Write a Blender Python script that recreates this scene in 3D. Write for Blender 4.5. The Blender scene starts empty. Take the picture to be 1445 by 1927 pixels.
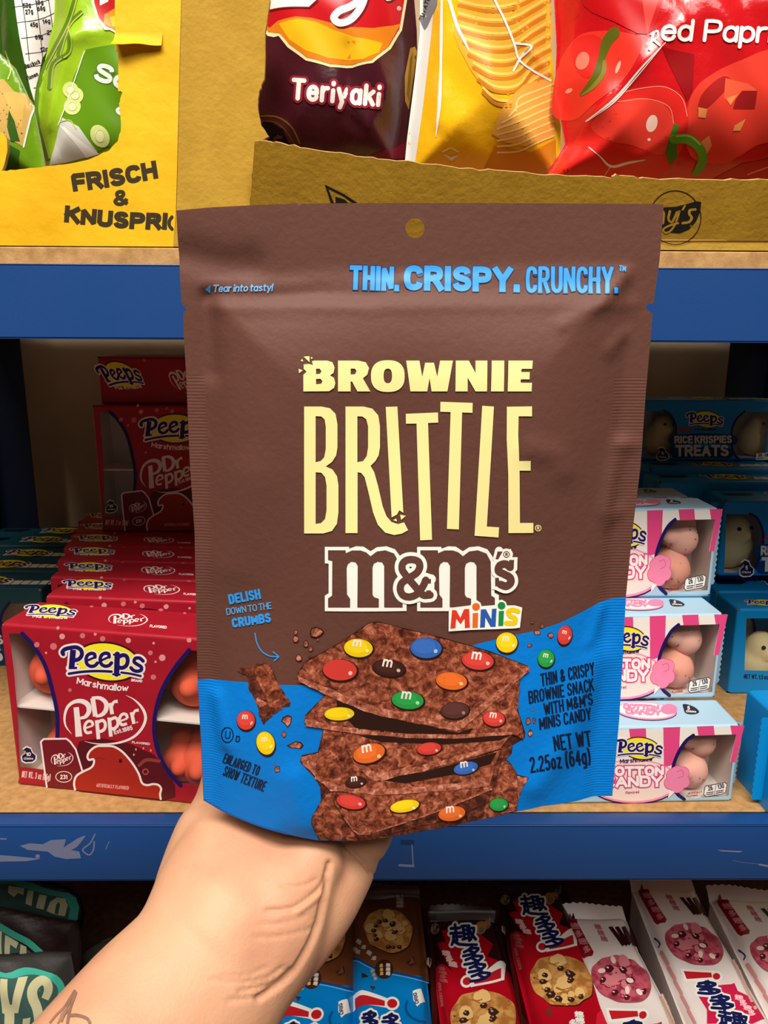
import bpy, bmesh, math, random
import numpy as np
from mathutils import Vector, Matrix
from mathutils.geometry import tessellate_polygon
from mathutils.bvhtree import BVHTree
random.seed(7)
SC = bpy.context.scene
COL = SC.collection
# ------------------------------------------------------------------ camera
FPX = 1447.0
EYE = np.array([0.0, 0.0, 1.25])
PITCH, YAW, ROLL = math.radians(13.5), math.radians(0.6), math.radians(0.33)
ROT = Matrix.Rotation(-YAW, 3, 'Z') @ Matrix.Rotation(math.pi/2 - PITCH, 3, 'X') @ Matrix.Rotation(ROLL, 3, 'Z')
cd = bpy.data.cameras.new('camera'); CAM = bpy.data.objects.new('camera', cd); COL.objects.link(CAM)
cd.sensor_fit = 'VERTICAL'; cd.sensor_height = 36.0; cd.lens = 36.0*FPX/1927.0; cd.clip_start = 0.01
CAM.matrix_world = Matrix.Translation(Vector(EYE)) @ ROT.to_4x4()
SC.camera = CAM
# ------------------------------------------------------------------ light
w = bpy.data.worlds.new('world'); SC.world = w; w.use_nodes = True
bg = w.node_tree.nodes['Background']; bg.inputs[0].default_value = (1.0, 0.93, 0.84, 1); bg.inputs[1].default_value = 0.05
def area(name, loc, aim, sx, sy, power, col):
    l = bpy.data.lights.new(name, 'AREA'); l.shape = 'RECTANGLE'; l.size = sx; l.size_y = sy; l.energy = power; l.color = col
    o = bpy.data.objects.new(name, l); COL.objects.link(o); o.location = loc
    o.rotation_euler = (Vector(aim)-Vector(loc)).to_track_quat('-Z', 'Y').to_euler()
area('ceiling_lamp_near', (-0.15, -0.52, 2.66), (0.0, 0.35, 1.0), 1.5, 0.45, 54, (1.0, 0.93, 0.84))
area('ceiling_lamp_far', (0.3, -1.25, 2.66), (0.0, 0.4, 1.0), 1.6, 0.45, 17, (1.0, 0.95, 0.88))
vs = SC.view_settings
vs.view_transform = 'Standard'; vs.look = 'None'; vs.gamma = 1.0; vs.use_curve_mapping = False; vs.exposure = -0.02
# ------------------------------------------------------------------ pixel -> place
RM = np.array(ROT)
def rays(p):
    p = np.atleast_2d(np.asarray(p, float))
    d = np.stack([(p[:, 0]-722.5)/FPX, -(p[:, 1]-963.5)/FPX, -np.ones(len(p))], 1)
    return d @ RM.T
def at(x, y, Y=None, Z=None, t=None):
    d = rays((x, y))[0]
    if t is None:
        t = (Y/d[1]) if Y is not None else (Z-EYE[2])/d[2]
    return EYE + d*t
def px(P):
    q = (np.asarray(P)-EYE) @ RM
    return 722.5+FPX*q[0]/-q[2], 963.5-FPX*q[1]/-q[2]
# ------------------------------------------------------------------ materials
def lin(c):
    return tuple(((v/255)/12.92 if v/255 <= .04045 else ((v/255+.055)/1.055)**2.4) for v in c)
MATS = {}
def mat(name, rgb=None, rough=.45, spec=.35, bump=None, var=None, sss=0, trans=None, coat=0, metal=0):
    """bump=(scale,strength,distance), var=(rgb2,scale,lo,hi) noise mix"""
    if name in MATS: return MATS[name]
    m = bpy.data.materials.new(name); m.use_nodes = True; nt = m.node_tree; b = nt.nodes['Principled BSDF']
    b.inputs['Base Color'].default_value = (*lin(rgb), 1); b.inputs['Roughness'].default_value = rough
    b.inputs['Specular IOR Level'].default_value = spec; b.inputs['Metallic'].default_value = metal
    if coat: b.inputs['Coat Weight'].default_value = coat; b.inputs['Coat Roughness'].default_value = .12
    if sss:
        b.inputs['Subsurface Weight'].default_value = sss; b.inputs['Subsurface Radius'].default_value = (1, .35, .2); b.inputs['Subsurface Scale'].default_value = .006
    tc = nt.nodes.new('ShaderNodeTexCoord')
    if var:
        n = nt.nodes.new('ShaderNodeTexNoise'); n.inputs['Scale'].default_value = var[1]; n.inputs['Detail'].default_value = 6
        nt.links.new(tc.outputs['Object'], n.inputs['Vector'])
        r = nt.nodes.new('ShaderNodeMapRange'); r.inputs[1].default_value = var[2]; r.inputs[2].default_value = var[3]
        nt.links.new(n.outputs['Fac'], r.inputs[0])
        x = nt.nodes.new('ShaderNodeMix'); x.data_type = 'RGBA'
        x.inputs[6].default_value = (*lin(rgb), 1); x.inputs[7].default_value = (*lin(var[0]), 1)
        nt.links.new(r.outputs[0], x.inputs[0]); nt.links.new(x.outputs[2], b.inputs['Base Color'])
    if bump:
        n = nt.nodes.new('ShaderNodeTexNoise'); n.inputs['Scale'].default_value = bump[0]; n.inputs['Detail'].default_value = 5
        nt.links.new(tc.outputs['Object'], n.inputs['Vector'])
        k = nt.nodes.new('ShaderNodeBump'); k.inputs['Strength'].default_value = bump[1]; k.inputs['Distance'].default_value = bump[2]
        nt.links.new(n.outputs['Fac'], k.inputs['Height']); nt.links.new(k.outputs[0], b.inputs['Normal'])
    if trans:
        t = nt.nodes.new('ShaderNodeBsdfTransparent'); g = nt.nodes.new('ShaderNodeBsdfGlossy'); g.inputs['Roughness'].default_value = .08
        mx = nt.nodes.new('ShaderNodeMixShader'); mx.inputs[0].default_value = trans
        nt.links.new(t.outputs[0], mx.inputs[1]); nt.links.new(g.outputs[0], mx.inputs[2])
        nt.links.new(mx.outputs[0], nt.nodes['Material Output'].inputs['Surface'])
    MATS[name] = m
    return m
def ramp_mat(name, scale, stops, rough=.5):
    m = bpy.data.materials.new(name); m.use_nodes = True; nt = m.node_tree; b = nt.nodes['Principled BSDF']
    b.inputs['Roughness'].default_value = rough; b.inputs['Specular IOR Level'].default_value = .25
    tc = nt.nodes.new('ShaderNodeTexCoord'); n = nt.nodes.new('ShaderNodeTexNoise'); n.inputs['Scale'].default_value = scale; n.inputs['Detail'].default_value = 9; n.inputs['Roughness'].default_value = .72; n.inputs['Distortion'].default_value = .6
    nt.links.new(tc.outputs['Object'], n.inputs['Vector']); r = nt.nodes.new('ShaderNodeValToRGB'); nt.links.new(n.outputs['Fac'], r.inputs[0])
    e = r.color_ramp.elements
    while len(e) < len(stops): e.new(.5)
    for k, (p_, c_) in enumerate(stops): e[k].position = p_; e[k].color = (*lin(c_), 1)
    nt.links.new(r.outputs[0], b.inputs['Base Color']); return m
def C(r, g, b, rough=.42, spec=.3):
    return mat('print_%02x%02x%02x' % (r, g, b), (r, g, b), rough, spec)
# ------------------------------------------------------------------ surfaces
class Surf:
    """A sheet: plane O,U,V (normal U x V towards the viewer) with a relief h(u,v)."""
    def __init__(s, O, U, V, h=None, grid=.004):
        s.O = np.array(O, float); s.U = np.array(U, float); s.V = np.array(V, float)
        s.U /= np.linalg.norm(s.U); s.V /= np.linalg.norm(s.V); s.N = np.cross(s.U, s.V); s.h = h; s.g = grid; s.le = 1.0
    def uv(s, p):
        d = rays(p); q = s.O-EYE; hh = np.zeros(len(d)); uv = None
        for k in range(7 if s.h else 1):
            t = (q @ s.N + hh)/(d @ s.N)
            P = EYE + d*t[:, None] - s.O
            uv = np.stack([P @ s.U, P @ s.V], 1)
            if s.h: hh = s.h(uv[:, 0], uv[:, 1])
        return uv
    def pos(s, uv, off=0.0):
        hh = s.h(uv[:, 0], uv[:, 1]) if s.h else 0.0
        return s.O + uv[:, :1]*s.U + uv[:, 1:2]*s.V + np.reshape(hh+off, (-1, 1))*s.N
    def nrm(s, uv):
        if not s.h: return np.repeat(s.N[None], len(uv), 0)
        e = .001
        hu = (s.h(uv[:, 0]+e, uv[:, 1])-s.h(uv[:, 0]-e, uv[:, 1]))/(2*e)
        hv = (s.h(uv[:, 0], uv[:, 1]+e)-s.h(uv[:, 0], uv[:, 1]-e))/(2*e)
        n = s.N - hu[:, None]*s.U - hv[:, None]*s.V
        return n/np.linalg.norm(n, axis=1)[:, None]
def baked(h, lo, hi, st=.0005, sm=2):
    a = np.arange(lo[0]-.01, hi[0]+.01, st); b = np.arange(lo[1]-.01, hi[1]+.01, st)
    U_, V_ = np.meshgrid(a, b, indexing='ij'); G = h(U_.ravel(), V_.ravel()).reshape(U_.shape)
    for k in range(sm):   # soften
        G[1:-1] = (G[:-2]+2*G[1:-1]+G[2:])/4; G[:, 1:-1] = (G[:, :-2]+2*G[:, 1:-1]+G[:, 2:])/4
    def f(u, v):
        x = np.clip((np.asarray(u)-a[0])/st, 0, len(a)-1.001); y = np.clip((np.asarray(v)-b[0])/st, 0, len(b)-1.001)
        i = x.astype(int); j = y.astype(int); x = x-i; y = y-j
        return (G[i, j]*(1-x)+G[i+1, j]*x)*(1-y)+(G[i, j+1]*(1-x)+G[i+1, j+1]*x)*y
    return f
def segdist(u, v, loop, closed=True):
    d = np.full(np.shape(u), 9.0); n = len(loop)
    for i in range(n if closed else n-1):
        a = loop[i]; b = loop[(i+1) % n]; ab = b-a; L = ab @ ab
        if L < 1e-14: continue
        t = np.clip(((u-a[0])*ab[0]+(v-a[1])*ab[1])/L, 0, 1)
        d = np.minimum(d, np.hypot(u-a[0]-t*ab[0], v-a[1]-t*ab[1]))
    return d
def cutgrid(bm, g):
    if not bm.verts: return
    for ax in (0, 1):
        c = [q.co[ax] for q in bm.verts]; lo, hi = min(c), max(c)
        no = (1, 0, 0) if ax == 0 else (0, 1, 0)
        k = math.floor(lo/g)+1
        while k*g < hi-1e-6:
            x = k*g
            fs = [f for f in bm.faces if min(q.co[ax] for q in f.verts) < x-1e-9 < max(q.co[ax] for q in f.verts)]
            if fs:
                gs = set(fs)
                for f in fs: gs.update(f.edges); gs.update(f.verts)
                bmesh.ops.bisect_plane(bm, geom=list(gs), dist=1e-9, plane_co=(x if ax == 0 else 0, x if ax else 0, 0), plane_no=no)
            k += 1
# ------------------------------------------------------------------ mesh parts
LE = 1.0e-4
class Part:
    def __init__(s):
        s.v = []; s.f = []; s.m = []; s.n = []; s.sm = []; s.mats = []; s.layers = {}; s.k = 0
    def mi(s, m):
        if m not in s.mats: s.mats.append(m)
        return s.mats.index(m)
    def add(s, V, F, m, smooth=False, N=None):
        b = len(s.v); s.v.extend(map(tuple, V))
        s.n.extend(map(tuple, N) if N is not None else [(0, 0, 0)]*len(V))
        i = s.mi(m)
        for f in F:
            s.f.append(tuple(b+j for j in f)); s.m.append(i); s.sm.append(smooth)
    def box(s, x0, x1, y0, y1, z0, z1, m, M=None):
        V = np.array([(x, y, z) for z in (z0, z1) for y in (y0, y1) for x in (x0, x1)], float)
        if M is not None: V = V @ np.array(M.to_3x3()).T + np.array(M.translation)
        s.add(V, [(0, 2, 3, 1), (4, 5, 7, 6), (0, 1, 5, 4), (2, 6, 7, 3), (0, 4, 6, 2), (1, 3, 7, 5)], m)
    def bev(s, x0, x1, y0, y1, z0, z1, m, r=.002, seg=2):
        bm = bmesh.new(); bmesh.ops.create_cube(bm, size=1)
        for q in bm.verts: q.co = ((x0+x1)/2+q.co.x*(x1-x0), (y0+y1)/2+q.co.y*(y1-y0), (z0+z1)/2+q.co.z*(z1-z0))
        bmesh.ops.bevel(bm, geom=bm.edges[:], offset=r, segments=seg, profile=.5, affect='EDGES')
        s.addbm(bm, m, False)
    def addbm(s, bm, m, smooth=True, M=None):
        bm.verts.index_update()
        V = [(M @ q.co if M is not None else q.co)[:] for q in bm.verts]
        s.add(V, [tuple(q.index for q in f.verts) for f in bm.faces], m, smooth); bm.free()
    def flat(s, surf, loops, m, layer):
        """loops in the sheet's own u,v"""
        bm = s.layers.setdefault(id(surf), (surf, bmesh.new()))[1]
        s.k += 1; off = (surf.le*(1.1e-4+4.2e-5*layer) if layer else 0)+(s.k % 40)*4e-7; i = s.mi(m)
        pts = [q for l in loops for q in l]
        if len(loops) == 1 and len(pts) <= 4: tris = [tuple(range(len(pts)))]
        else: tris = tessellate_polygon([[Vector((q[0], q[1], 0)) for q in l] for l in loops])
        vs_ = [bm.verts.new((q[0], q[1], off)) for q in pts]
        for t in tris:
            a = 0
            for j in range(len(t)):
                p, q = pts[t[j]], pts[t[(j+1) % len(t)]]; a += p[0]*q[1]-q[0]*p[1]
            if abs(a) < 1e-13: continue
            try: f = bm.faces.new([vs_[j] for j in (t if a > 0 else t[::-1])]); f.material_index = i
            except ValueError: pass
    def flush(s):
        for surf, bm in s.layers.values():
            if surf.h: cutgrid(bm, surf.g)
            bm.verts.index_update()
            if not bm.verts: continue
            co = np.array([q.co[:] for q in bm.verts]); uv = co[:, :2]
            P = surf.pos(uv, co[:, 2]); N = surf.nrm(uv); b = len(s.v)
            s.v.extend(map(tuple, P)); s.n.extend(map(tuple, N))
            for f in bm.faces:
                s.f.append(tuple(b+q.index for q in f.verts)); s.m.append(f.material_index); s.sm.append(True)
            bm.free()
        s.layers = {}
    def pillow(s, surf, loops, m, mback, hb):
        """closed body: front sheet = surf over loops (u,v), back sheet = hb(uv) behind the plane"""
        bm = bmesh.new(); pts = [q for l in loops for q in l]
        vs_ = [bm.verts.new((q[0], q[1], 0)) for q in pts]
        for t in tessellate_polygon([[Vector((q[0], q[1], 0)) for q in l] for l in loops]):
            a = sum(pts[t[j]][0]*pts[t[(j+1) % 3]][1]-pts[t[(j+1) % 3]][0]*pts[t[j]][1] for j in range(3))
            if abs(a) < 1e-13: continue
            try: bm.faces.new([vs_[j] for j in (t if a > 0 else t[::-1])])
            except ValueError: pass
        cutgrid(bm, surf.g)
        bm.verts.index_update()
        uv = np.array([q.co[:2] for q in bm.verts]); F = [tuple(q.index for q in f.verts) for f in bm.faces]
        s.add(surf.pos(uv), F, m, True, surf.nrm(uv))
        B = surf.O + uv[:, :1]*surf.U + uv[:, 1:2]*surf.V - np.reshape(np.maximum(hb(uv[:, 0], uv[:, 1]), -surf.h(uv[:, 0], uv[:, 1]))+.0004, (-1, 1))*surf.N
        s.add(B, [f[::-1] for f in F], mback, True)
        A = surf.pos(uv); n = len(uv)
        E = [tuple(q.index for q in (l.link_loop_next.vert, l.vert)) for e in bm.edges if e.is_boundary for l in e.link_loops]
        s.add(np.vstack([A, B]), [(a, b, b+n, a+n) for a, b in E], mback)
        bm.free()
    def sheet(s, surf, loops, m, mback, medge, th):
        """flat cardboard with thickness th behind the plane; loops u,v"""
        pts = np.array([q for l in loops for q in l]); T = tessellate_polygon([[Vector((q[0], q[1], 0)) for q in l] for l in loops])
        A = surf.pos(pts); B = A-surf.N*th; F = []
        for t in T:
            p = pts[list(t)]; a = (p[1]-p[0])[0]*(p[2]-p[0])[1]-(p[1]-p[0])[1]*(p[2]-p[0])[0]
            F.append(t if a > 0 else t[::-1])
        s.add(A, F, m); s.add(B, [f[::-1] for f in F], mback)
        n = len(pts); E = []; b = 0
        for l in loops:
            k = len(l); ar = sum(l[i][0]*l[(i+1) % k][1]-l[(i+1) % k][0]*l[i][1] for i in range(k))
            for i in range(k):
                a, c = b+i, b+(i+1) % k
                E.append((a, a+n, c+n, c) if ar > 0 else (c, c+n, a+n, a))
            b += k
        s.add(np.vstack([A, B]), E, medge)
    def build(s, name, root=None, label=None):
        s.flush()
        me = bpy.data.meshes.new(name); M = root.matrix_world.inverted() if root is not None else Matrix.Identity(4)
        R = M.to_3x3()
        me.from_pydata([(M @ Vector(v))[:] for v in s.v], [], s.f)
        for m in s.mats: me.materials.append(m)
        me.polygons.foreach_set('material_index', s.m); me.polygons.foreach_set('use_smooth', s.sm)
        if any(n != (0, 0, 0) for n in s.n):
            me.normals_split_custom_set_from_vertices([(R @ Vector(n))[:] if n != (0, 0, 0) else (0, 0, 0) for n in s.n])
        me.update()
        o = bpy.data.objects.new(name, me); COL.objects.link(o)
        if root is not None: o.parent = root
        if label: o['label'] = label
        return o
def thing(name, label, cat, loc=(0, 0, 0), rz=0, group=None):
    o = bpy.data.objects.new(name, None); o.empty_display_size = .02; COL.objects.link(o)
    o.location = loc; o.rotation_euler = (0, 0, rz); o.matrix_world = Matrix.Translation(Vector(loc)) @ Matrix.Rotation(rz, 4, 'Z')
    tag(o, label, cat, group); return o
def tag(o, label=None, cat=None, group=None, kind=None):
    if label: o['label'] = label
    if cat: o['category'] = cat
    if group: o['group'] = group
    if kind: o['kind'] = kind
    return o
def dup(root, loc, rot=None, label=None, group=None, scale=None):
    r = root.copy(); COL.objects.link(r); r.location = loc
    if rot is not None: r.rotation_euler = rot
    if scale: r.scale = scale
    if label: r['label'] = label
    if group: r['group'] = group
    for ch in list(root.children):
        c = ch.copy(); COL.objects.link(c); c.parent = r
        for g in list(ch.children):
            d = g.copy(); COL.objects.link(d); d.parent = c
    return r
# ------------------------------------------------------------------ drawing
def cr(pts, n=6, closed=False):
    p = np.asarray(pts, float); m = len(p)
    if m < 3: return p
    out = []
    for i in range(m if closed else m-1):
        if closed: a, b, c, d = p[(i-1) % m], p[i], p[(i+1) % m], p[(i+2) % m]
        else:
            b, c = p[i], p[i+1]; a = p[i-1] if i else 2*b-c; d = p[i+2] if i+2 < m else 2*c-b
        t1 = max(np.linalg.norm(b[:2]-a[:2]), 1e-6)**.5; t2 = t1+max(np.linalg.norm(c[:2]-b[:2]), 1e-6)**.5; t3 = t2+max(np.linalg.norm(d[:2]-c[:2]), 1e-6)**.5
        for j in range(n):
            t = t1+(t2-t1)*j/n
            A1 = (t1-t)/t1*a+t/t1*b; A2 = (t2-t)/(t2-t1)*b+(t-t1)/(t2-t1)*c; A3 = (t3-t)/(t3-t2)*c+(t-t2)/(t3-t2)*d
            B1 = (t2-t)/t2*A1+t/t2*A2; B2 = (t3-t)/(t3-t1)*A2+(t-t1)/(t3-t1)*A3
            out.append((t2-t)/(t2-t1)*B1+(t-t1)/(t2-t1)*B2)
    if not closed: out.append(p[-1])
    return np.array(out)
def ribbon(p, w, closed=False, cap=False):
    p = np.asarray(p, float); keep = [0]
    for i in range(1, len(p)):
        if np.linalg.norm(p[i]-p[keep[-1]]) > 1e-7: keep.append(i)
    w = np.broadcast_to(np.asarray(w, float), (len(p),))[keep]; p = p[keep]; n = len(p); out = []
    if n < 2: return out
    seg = [(i, (i+1) % n) for i in range(n if closed else n-1)]
    d = [(p[b]-p[a])/max(np.linalg.norm(p[b]-p[a]), 1e-9) for a, b in seg]
    def nr(v): return np.array([-v[1], v[0]])
    L = {}
    for k, (a, b) in enumerate(seg):
        for e, i in ((0, a), (1, b)):
            o = (k-1 if e == 0 else k+1)
            if closed: o %= len(seg)
            N0 = nr(d[k])
            if 0 <= o < len(seg):
                c = d[k] @ d[o]
                if c > .1:
                    mm = N0+nr(d[o]); mm /= np.linalg.norm(mm); N0 = mm/max(mm @ nr(d[k]), .4)
                elif e == 1:
                    sg = -np.sign(d[k][0]*d[o][1]-d[k][1]*d[o][0])
                    out.append([p[i], p[i]+sg*nr(d[k])*w[i]/2, p[i]+sg*nr(d[o])*w[i]/2])
            L[(k, e)] = N0*w[i]/2
        out.append([p[a]+L[(k, 0)], p[b]+L[(k, 1)], p[b]-L[(k, 1)], p[a]-L[(k, 0)]])
    if cap and not closed:
        for i in (0, n-1):
            out.append([p[i]+w[i]/2*np.array([math.cos(t), math.sin(t)]) for t in np.linspace(0, 2*math.pi, 13)[:-1]])
    return out
GL = {}
def _g(s):
    for ln in s.strip().split('\n'):
        ch, wd, rest = ln.strip().split(' ', 2)
        st = []
        for part in rest.split(';'):
            tk = part.split(); q = np.array(list(map(float, tk[1:]))).reshape(-1, 2)
            st.append((tk[0], q))
        GL[ch] = (float(wd), st)
_g('''A 6 L 0 0 3 10 6 0;L 1.1 3.2 4.9 3.2
B 5.3 L 0 0 0 10;S 0 10 3 10 4.7 9.4 5.1 7.6 4.7 5.9 3 5.2 0 5.2;S 2.6 5.2 4.7 4.6 5.4 2.6 4.9 .7 3 0 0 0
C 5.2 S 5.2 7.4 4.7 9.2 2.7 10 .8 9.2 0 6.5 0 3.5 .8 .8 2.7 0 4.7 .8 5.2 2.6
D 5.5 L 0 0 0 10;S 0 10 2.6 10 4.8 9.2 5.5 6.5 5.5 3.5 4.8 .8 2.6 0 0 0
E 4.6 L 4.6 10 0 10 0 0 4.6 0;L 0 5.2 4.1 5.2
F 4.5 L 4.5 10 0 10 0 0;L 0 5 4 5
G 5.3 S 5.2 7.4 4.7 9.2 2.7 10 .8 9.2 0 6.5 0 3.5 .8 .8 2.7 0 4.6 .8 5.3 2.6;L 5.3 1.6 5.3 4.7 2.9 4.7
H 5.4 L 0 0 0 10;L 5.4 0 5.4 10;L 0 5.2 5.4 5.2
I .1 L 0 0 0 10
J 4 L 4 10 4 3;S 4 3 3.4 .7 2 0 .6 .7 0 2.6
K 5.4 L 0 0 0 10;L 5.2 10 0 4.2;L 1.8 6.2 5.5 0
L 4.3 L 0 10 0 0 4.3 0
M 7 L 0 0 0 10 3.5 2 7 10 7 0
N 5.5 L 0 0 0 10 5.5 0 5.5 10
O 5.6 C 2.8 10 .8 9.1 0 6.5 0 3.5 .8 .9 2.8 0 4.8 .9 5.6 3.5 5.6 6.5 4.8 9.1
P 5.3 L 0 0 0 10;S 0 10 3 10 4.8 9.3 5.3 7.4 4.8 5.4 3 4.7 0 4.7
Q 5.8 C 2.8 10 .8 9.1 0 6.5 0 3.5 .8 .9 2.8 0 4.8 .9 5.6 3.5 5.6 6.5 4.8 9.1;L 3.4 2.4 5.8 -.6
R 5.5 L 0 0 0 10;S 0 10 3 10 4.8 9.3 5.2 7.5 4.8 5.6 3 4.9 0 4.9;L 2.9 4.9 5.5 0
S 5.3 S 5 7.6 4.4 9.4 2.6 10 .8 9.3 .2 7.6 .9 6 2.7 5.1 4.6 4.2 5.3 2.5 4.6 .7 2.7 0 .7 .7 0 2.5
T 5.6 L 0 10 5.6 10;L 2.8 10 2.8 0
U 5.4 L 0 10 0 3;S 0 3 .7 .8 2.7 0 4.7 .8 5.4 3;L 5.4 3 5.4 10
V 5.8 L 0 10 2.9 0 5.8 10
W 8.4 L 0 10 2.1 0 4.2 9 6.3 0 8.4 10
X 5.4 L 0 0 5.4 10;L 0 10 5.4 0
Y 5.6 L 0 10 2.8 4.6 5.6 10;L 2.8 4.6 2.8 0
Z 5.2 L 0 10 5.1 10 0 0 5.2 0
a 4.4 C 2.2 7 .6 6 0 3.5 .6 1 2.2 0 3.8 1 4.4 3.5 3.8 6;L 4.4 7 4.4 0
b 4.4 C 2.2 7 .6 6 0 3.5 .6 1 2.2 0 3.8 1 4.4 3.5 3.8 6;L 0 10 0 0
c 4 S 4 5.4 2.2 7 .6 6 0 3.5 .6 1 2.2 0 4 1.6
d 4.4 C 2.2 7 .6 6 0 3.5 .6 1 2.2 0 3.8 1 4.4 3.5 3.8 6;L 4.4 10 4.4 0
e 4.4 L 0 3.7 4.4 3.7;S 4.4 3.7 3.9 6 2.2 7 .6 6 0 3.5 .6 1 2.2 0 3.7 .5 4.3 1.7
f 3 S 3 9.7 1.8 10 1.1 9 1.1 7.5;L 1.1 7.8 1.1 0;L 0 6.8 2.7 6.8
g 4.4 C 2.2 7 .6 6 0 3.5 .6 1 2.2 0 3.8 1 4.4 3.5 3.8 6;L 4.4 7 4.4 -1;S 4.4 -1 3.8 -2.6 2.2 -3 .3 -2.3
h 4.2 L 0 0 0 10;S 0 4.5 .8 6.4 2.2 7 3.7 6.2 4.2 4.4;L 4.2 4.6 4.2 0
i .1 L 0 0 0 5.9;L 0 9.3 0 10
k 4.2 L 0 0 0 10;L 4 7 0 3;L 1.5 4.5 4.2 0
l .1 L 0 0 0 10
m 7 L 0 0 0 7;S 0 4.5 .7 6.4 1.9 7 3.1 6.2 3.5 4.4;L 3.5 4.6 3.5 0;S 3.5 4.5 4.2 6.4 5.4 7 6.6 6.2 7 4.4;L 7 4.6 7 0
n 4.2 L 0 0 0 7;S 0 4.5 .8 6.4 2.2 7 3.7 6.2 4.2 4.4;L 4.2 4.6 4.2 0
o 4.4 C 2.2 7 .6 6 0 3.5 .6 1 2.2 0 3.8 1 4.4 3.5 3.8 6
p 4.4 C 2.2 7 .6 6 0 3.5 .6 1 2.2 0 3.8 1 4.4 3.5 3.8 6;L 0 7 0 -3
r 2.8 L 0 0 0 7;S 0 4.4 1 6.5 2.8 6.9
s 4 S 3.8 5.6 2 7 .3 5.5 2 3.7 4 1.8 2 0 0 1.4
t 3 L 1.1 9.4 1.1 2;S 1.1 2 1.6 .3 3 .2;L 0 7 2.8 7
u 4.2 L 0 7 0 2.6;S 0 2.6 .6 .6 2 0 3.4 .6 4.2 2.6;L 4.2 7 4.2 0
v 4.4 L 0 7 2.2 0 4.4 7
w 6.4 L 0 7 1.6 0 3.2 6.3 4.8 0 6.4 7
y 4.4 L 0 7 2.3 0;L 4.4 7 1.3 -3
z 4 L 0 7 4 7 0 0 4 0
0 4.8 C 2.4 10 .6 9 0 6.5 0 3.5 .6 1 2.4 0 4.2 1 4.8 3.5 4.8 6.5 4.2 9
1 1.8 L 0 8 1.8 10 1.8 0
2 4.8 S 0 7.6 .7 9.4 2.4 10 4.2 9.3 4.7 7.5 4 5.6 1.6 2.8 0 0;L 0 0 4.8 0
3 4.6 S 0 8.4 1 9.7 2.4 10 4 9.2 4.4 7.6 3.8 6 1.8 5.3;S 1.8 5.3 4 4.6 4.7 2.7 4 .7 2.3 0 .9 .3 0 1.7
4 4.8 L 3.6 0 3.6 10 0 3 4.8 3
5 4.6 L 4.2 10 .6 10 .3 5.3;S .3 5.3 2.3 6 4 5.4 4.7 3.2 4 .8 2.2 0 .8 .4 0 1.8
6 4.8 S 4.4 8.8 2.5 10 .7 8.8 0 5 0 3.2 .6 .9 2.4 0 4.2 .9 4.8 3 4.2 5.2 2.4 6 .7 5.2 0 3.4
7 4.6 L 0 10 4.6 10 1.4 0
j 1.2 L 1.2 7 1.2 -2
x 4.2 L 0 0 4.2 7;L 0 7 4.2 0
q 4.4 C 2.2 7 .6 6 0 3.5 .6 1 2.2 0 3.8 1 4.4 3.5 3.8 6;L 4.4 7 4.4 -3
8 4.8 C 2.4 10 .8 9.3 .4 7.6 1 6 2.4 5.3 3.8 6 4.4 7.6 4 9.3;C 2.4 5.3 .7 4.5 0 2.6 .7 .7 2.4 0 4.1 .7 4.8 2.6 4.1 4.5
9 4.8 S .4 1.2 2.3 0 4.1 1.2 4.8 5 4.8 6.8 4.2 9.1 2.4 10 .6 9.1 0 7 .6 4.8 2.4 4 4.1 4.8 4.8 6.6
& 6.4 S 6.2 0 1.6 6 1 8 1.6 9.5 2.8 10 4 9.5 4.4 8 3.6 6.2 1 4.2 0 2.5 .7 .7 2.4 0 4.4 1 6 4.2
. .1 L 0 0 0 .9
, .3 L .3 .9 0 -1
' .1 L 0 10 0 7.6
! .1 L 0 10 0 3.2;L 0 1 0 0
( 1.6 S 1.6 11 .4 8.5 0 4.6 .4 .8 1.6 -1.6
) 1.6 S 0 11 1.2 8.5 1.6 4.6 1.2 .8 0 -1.6
- 2.6 L 0 4 2.6 4''')
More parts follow.
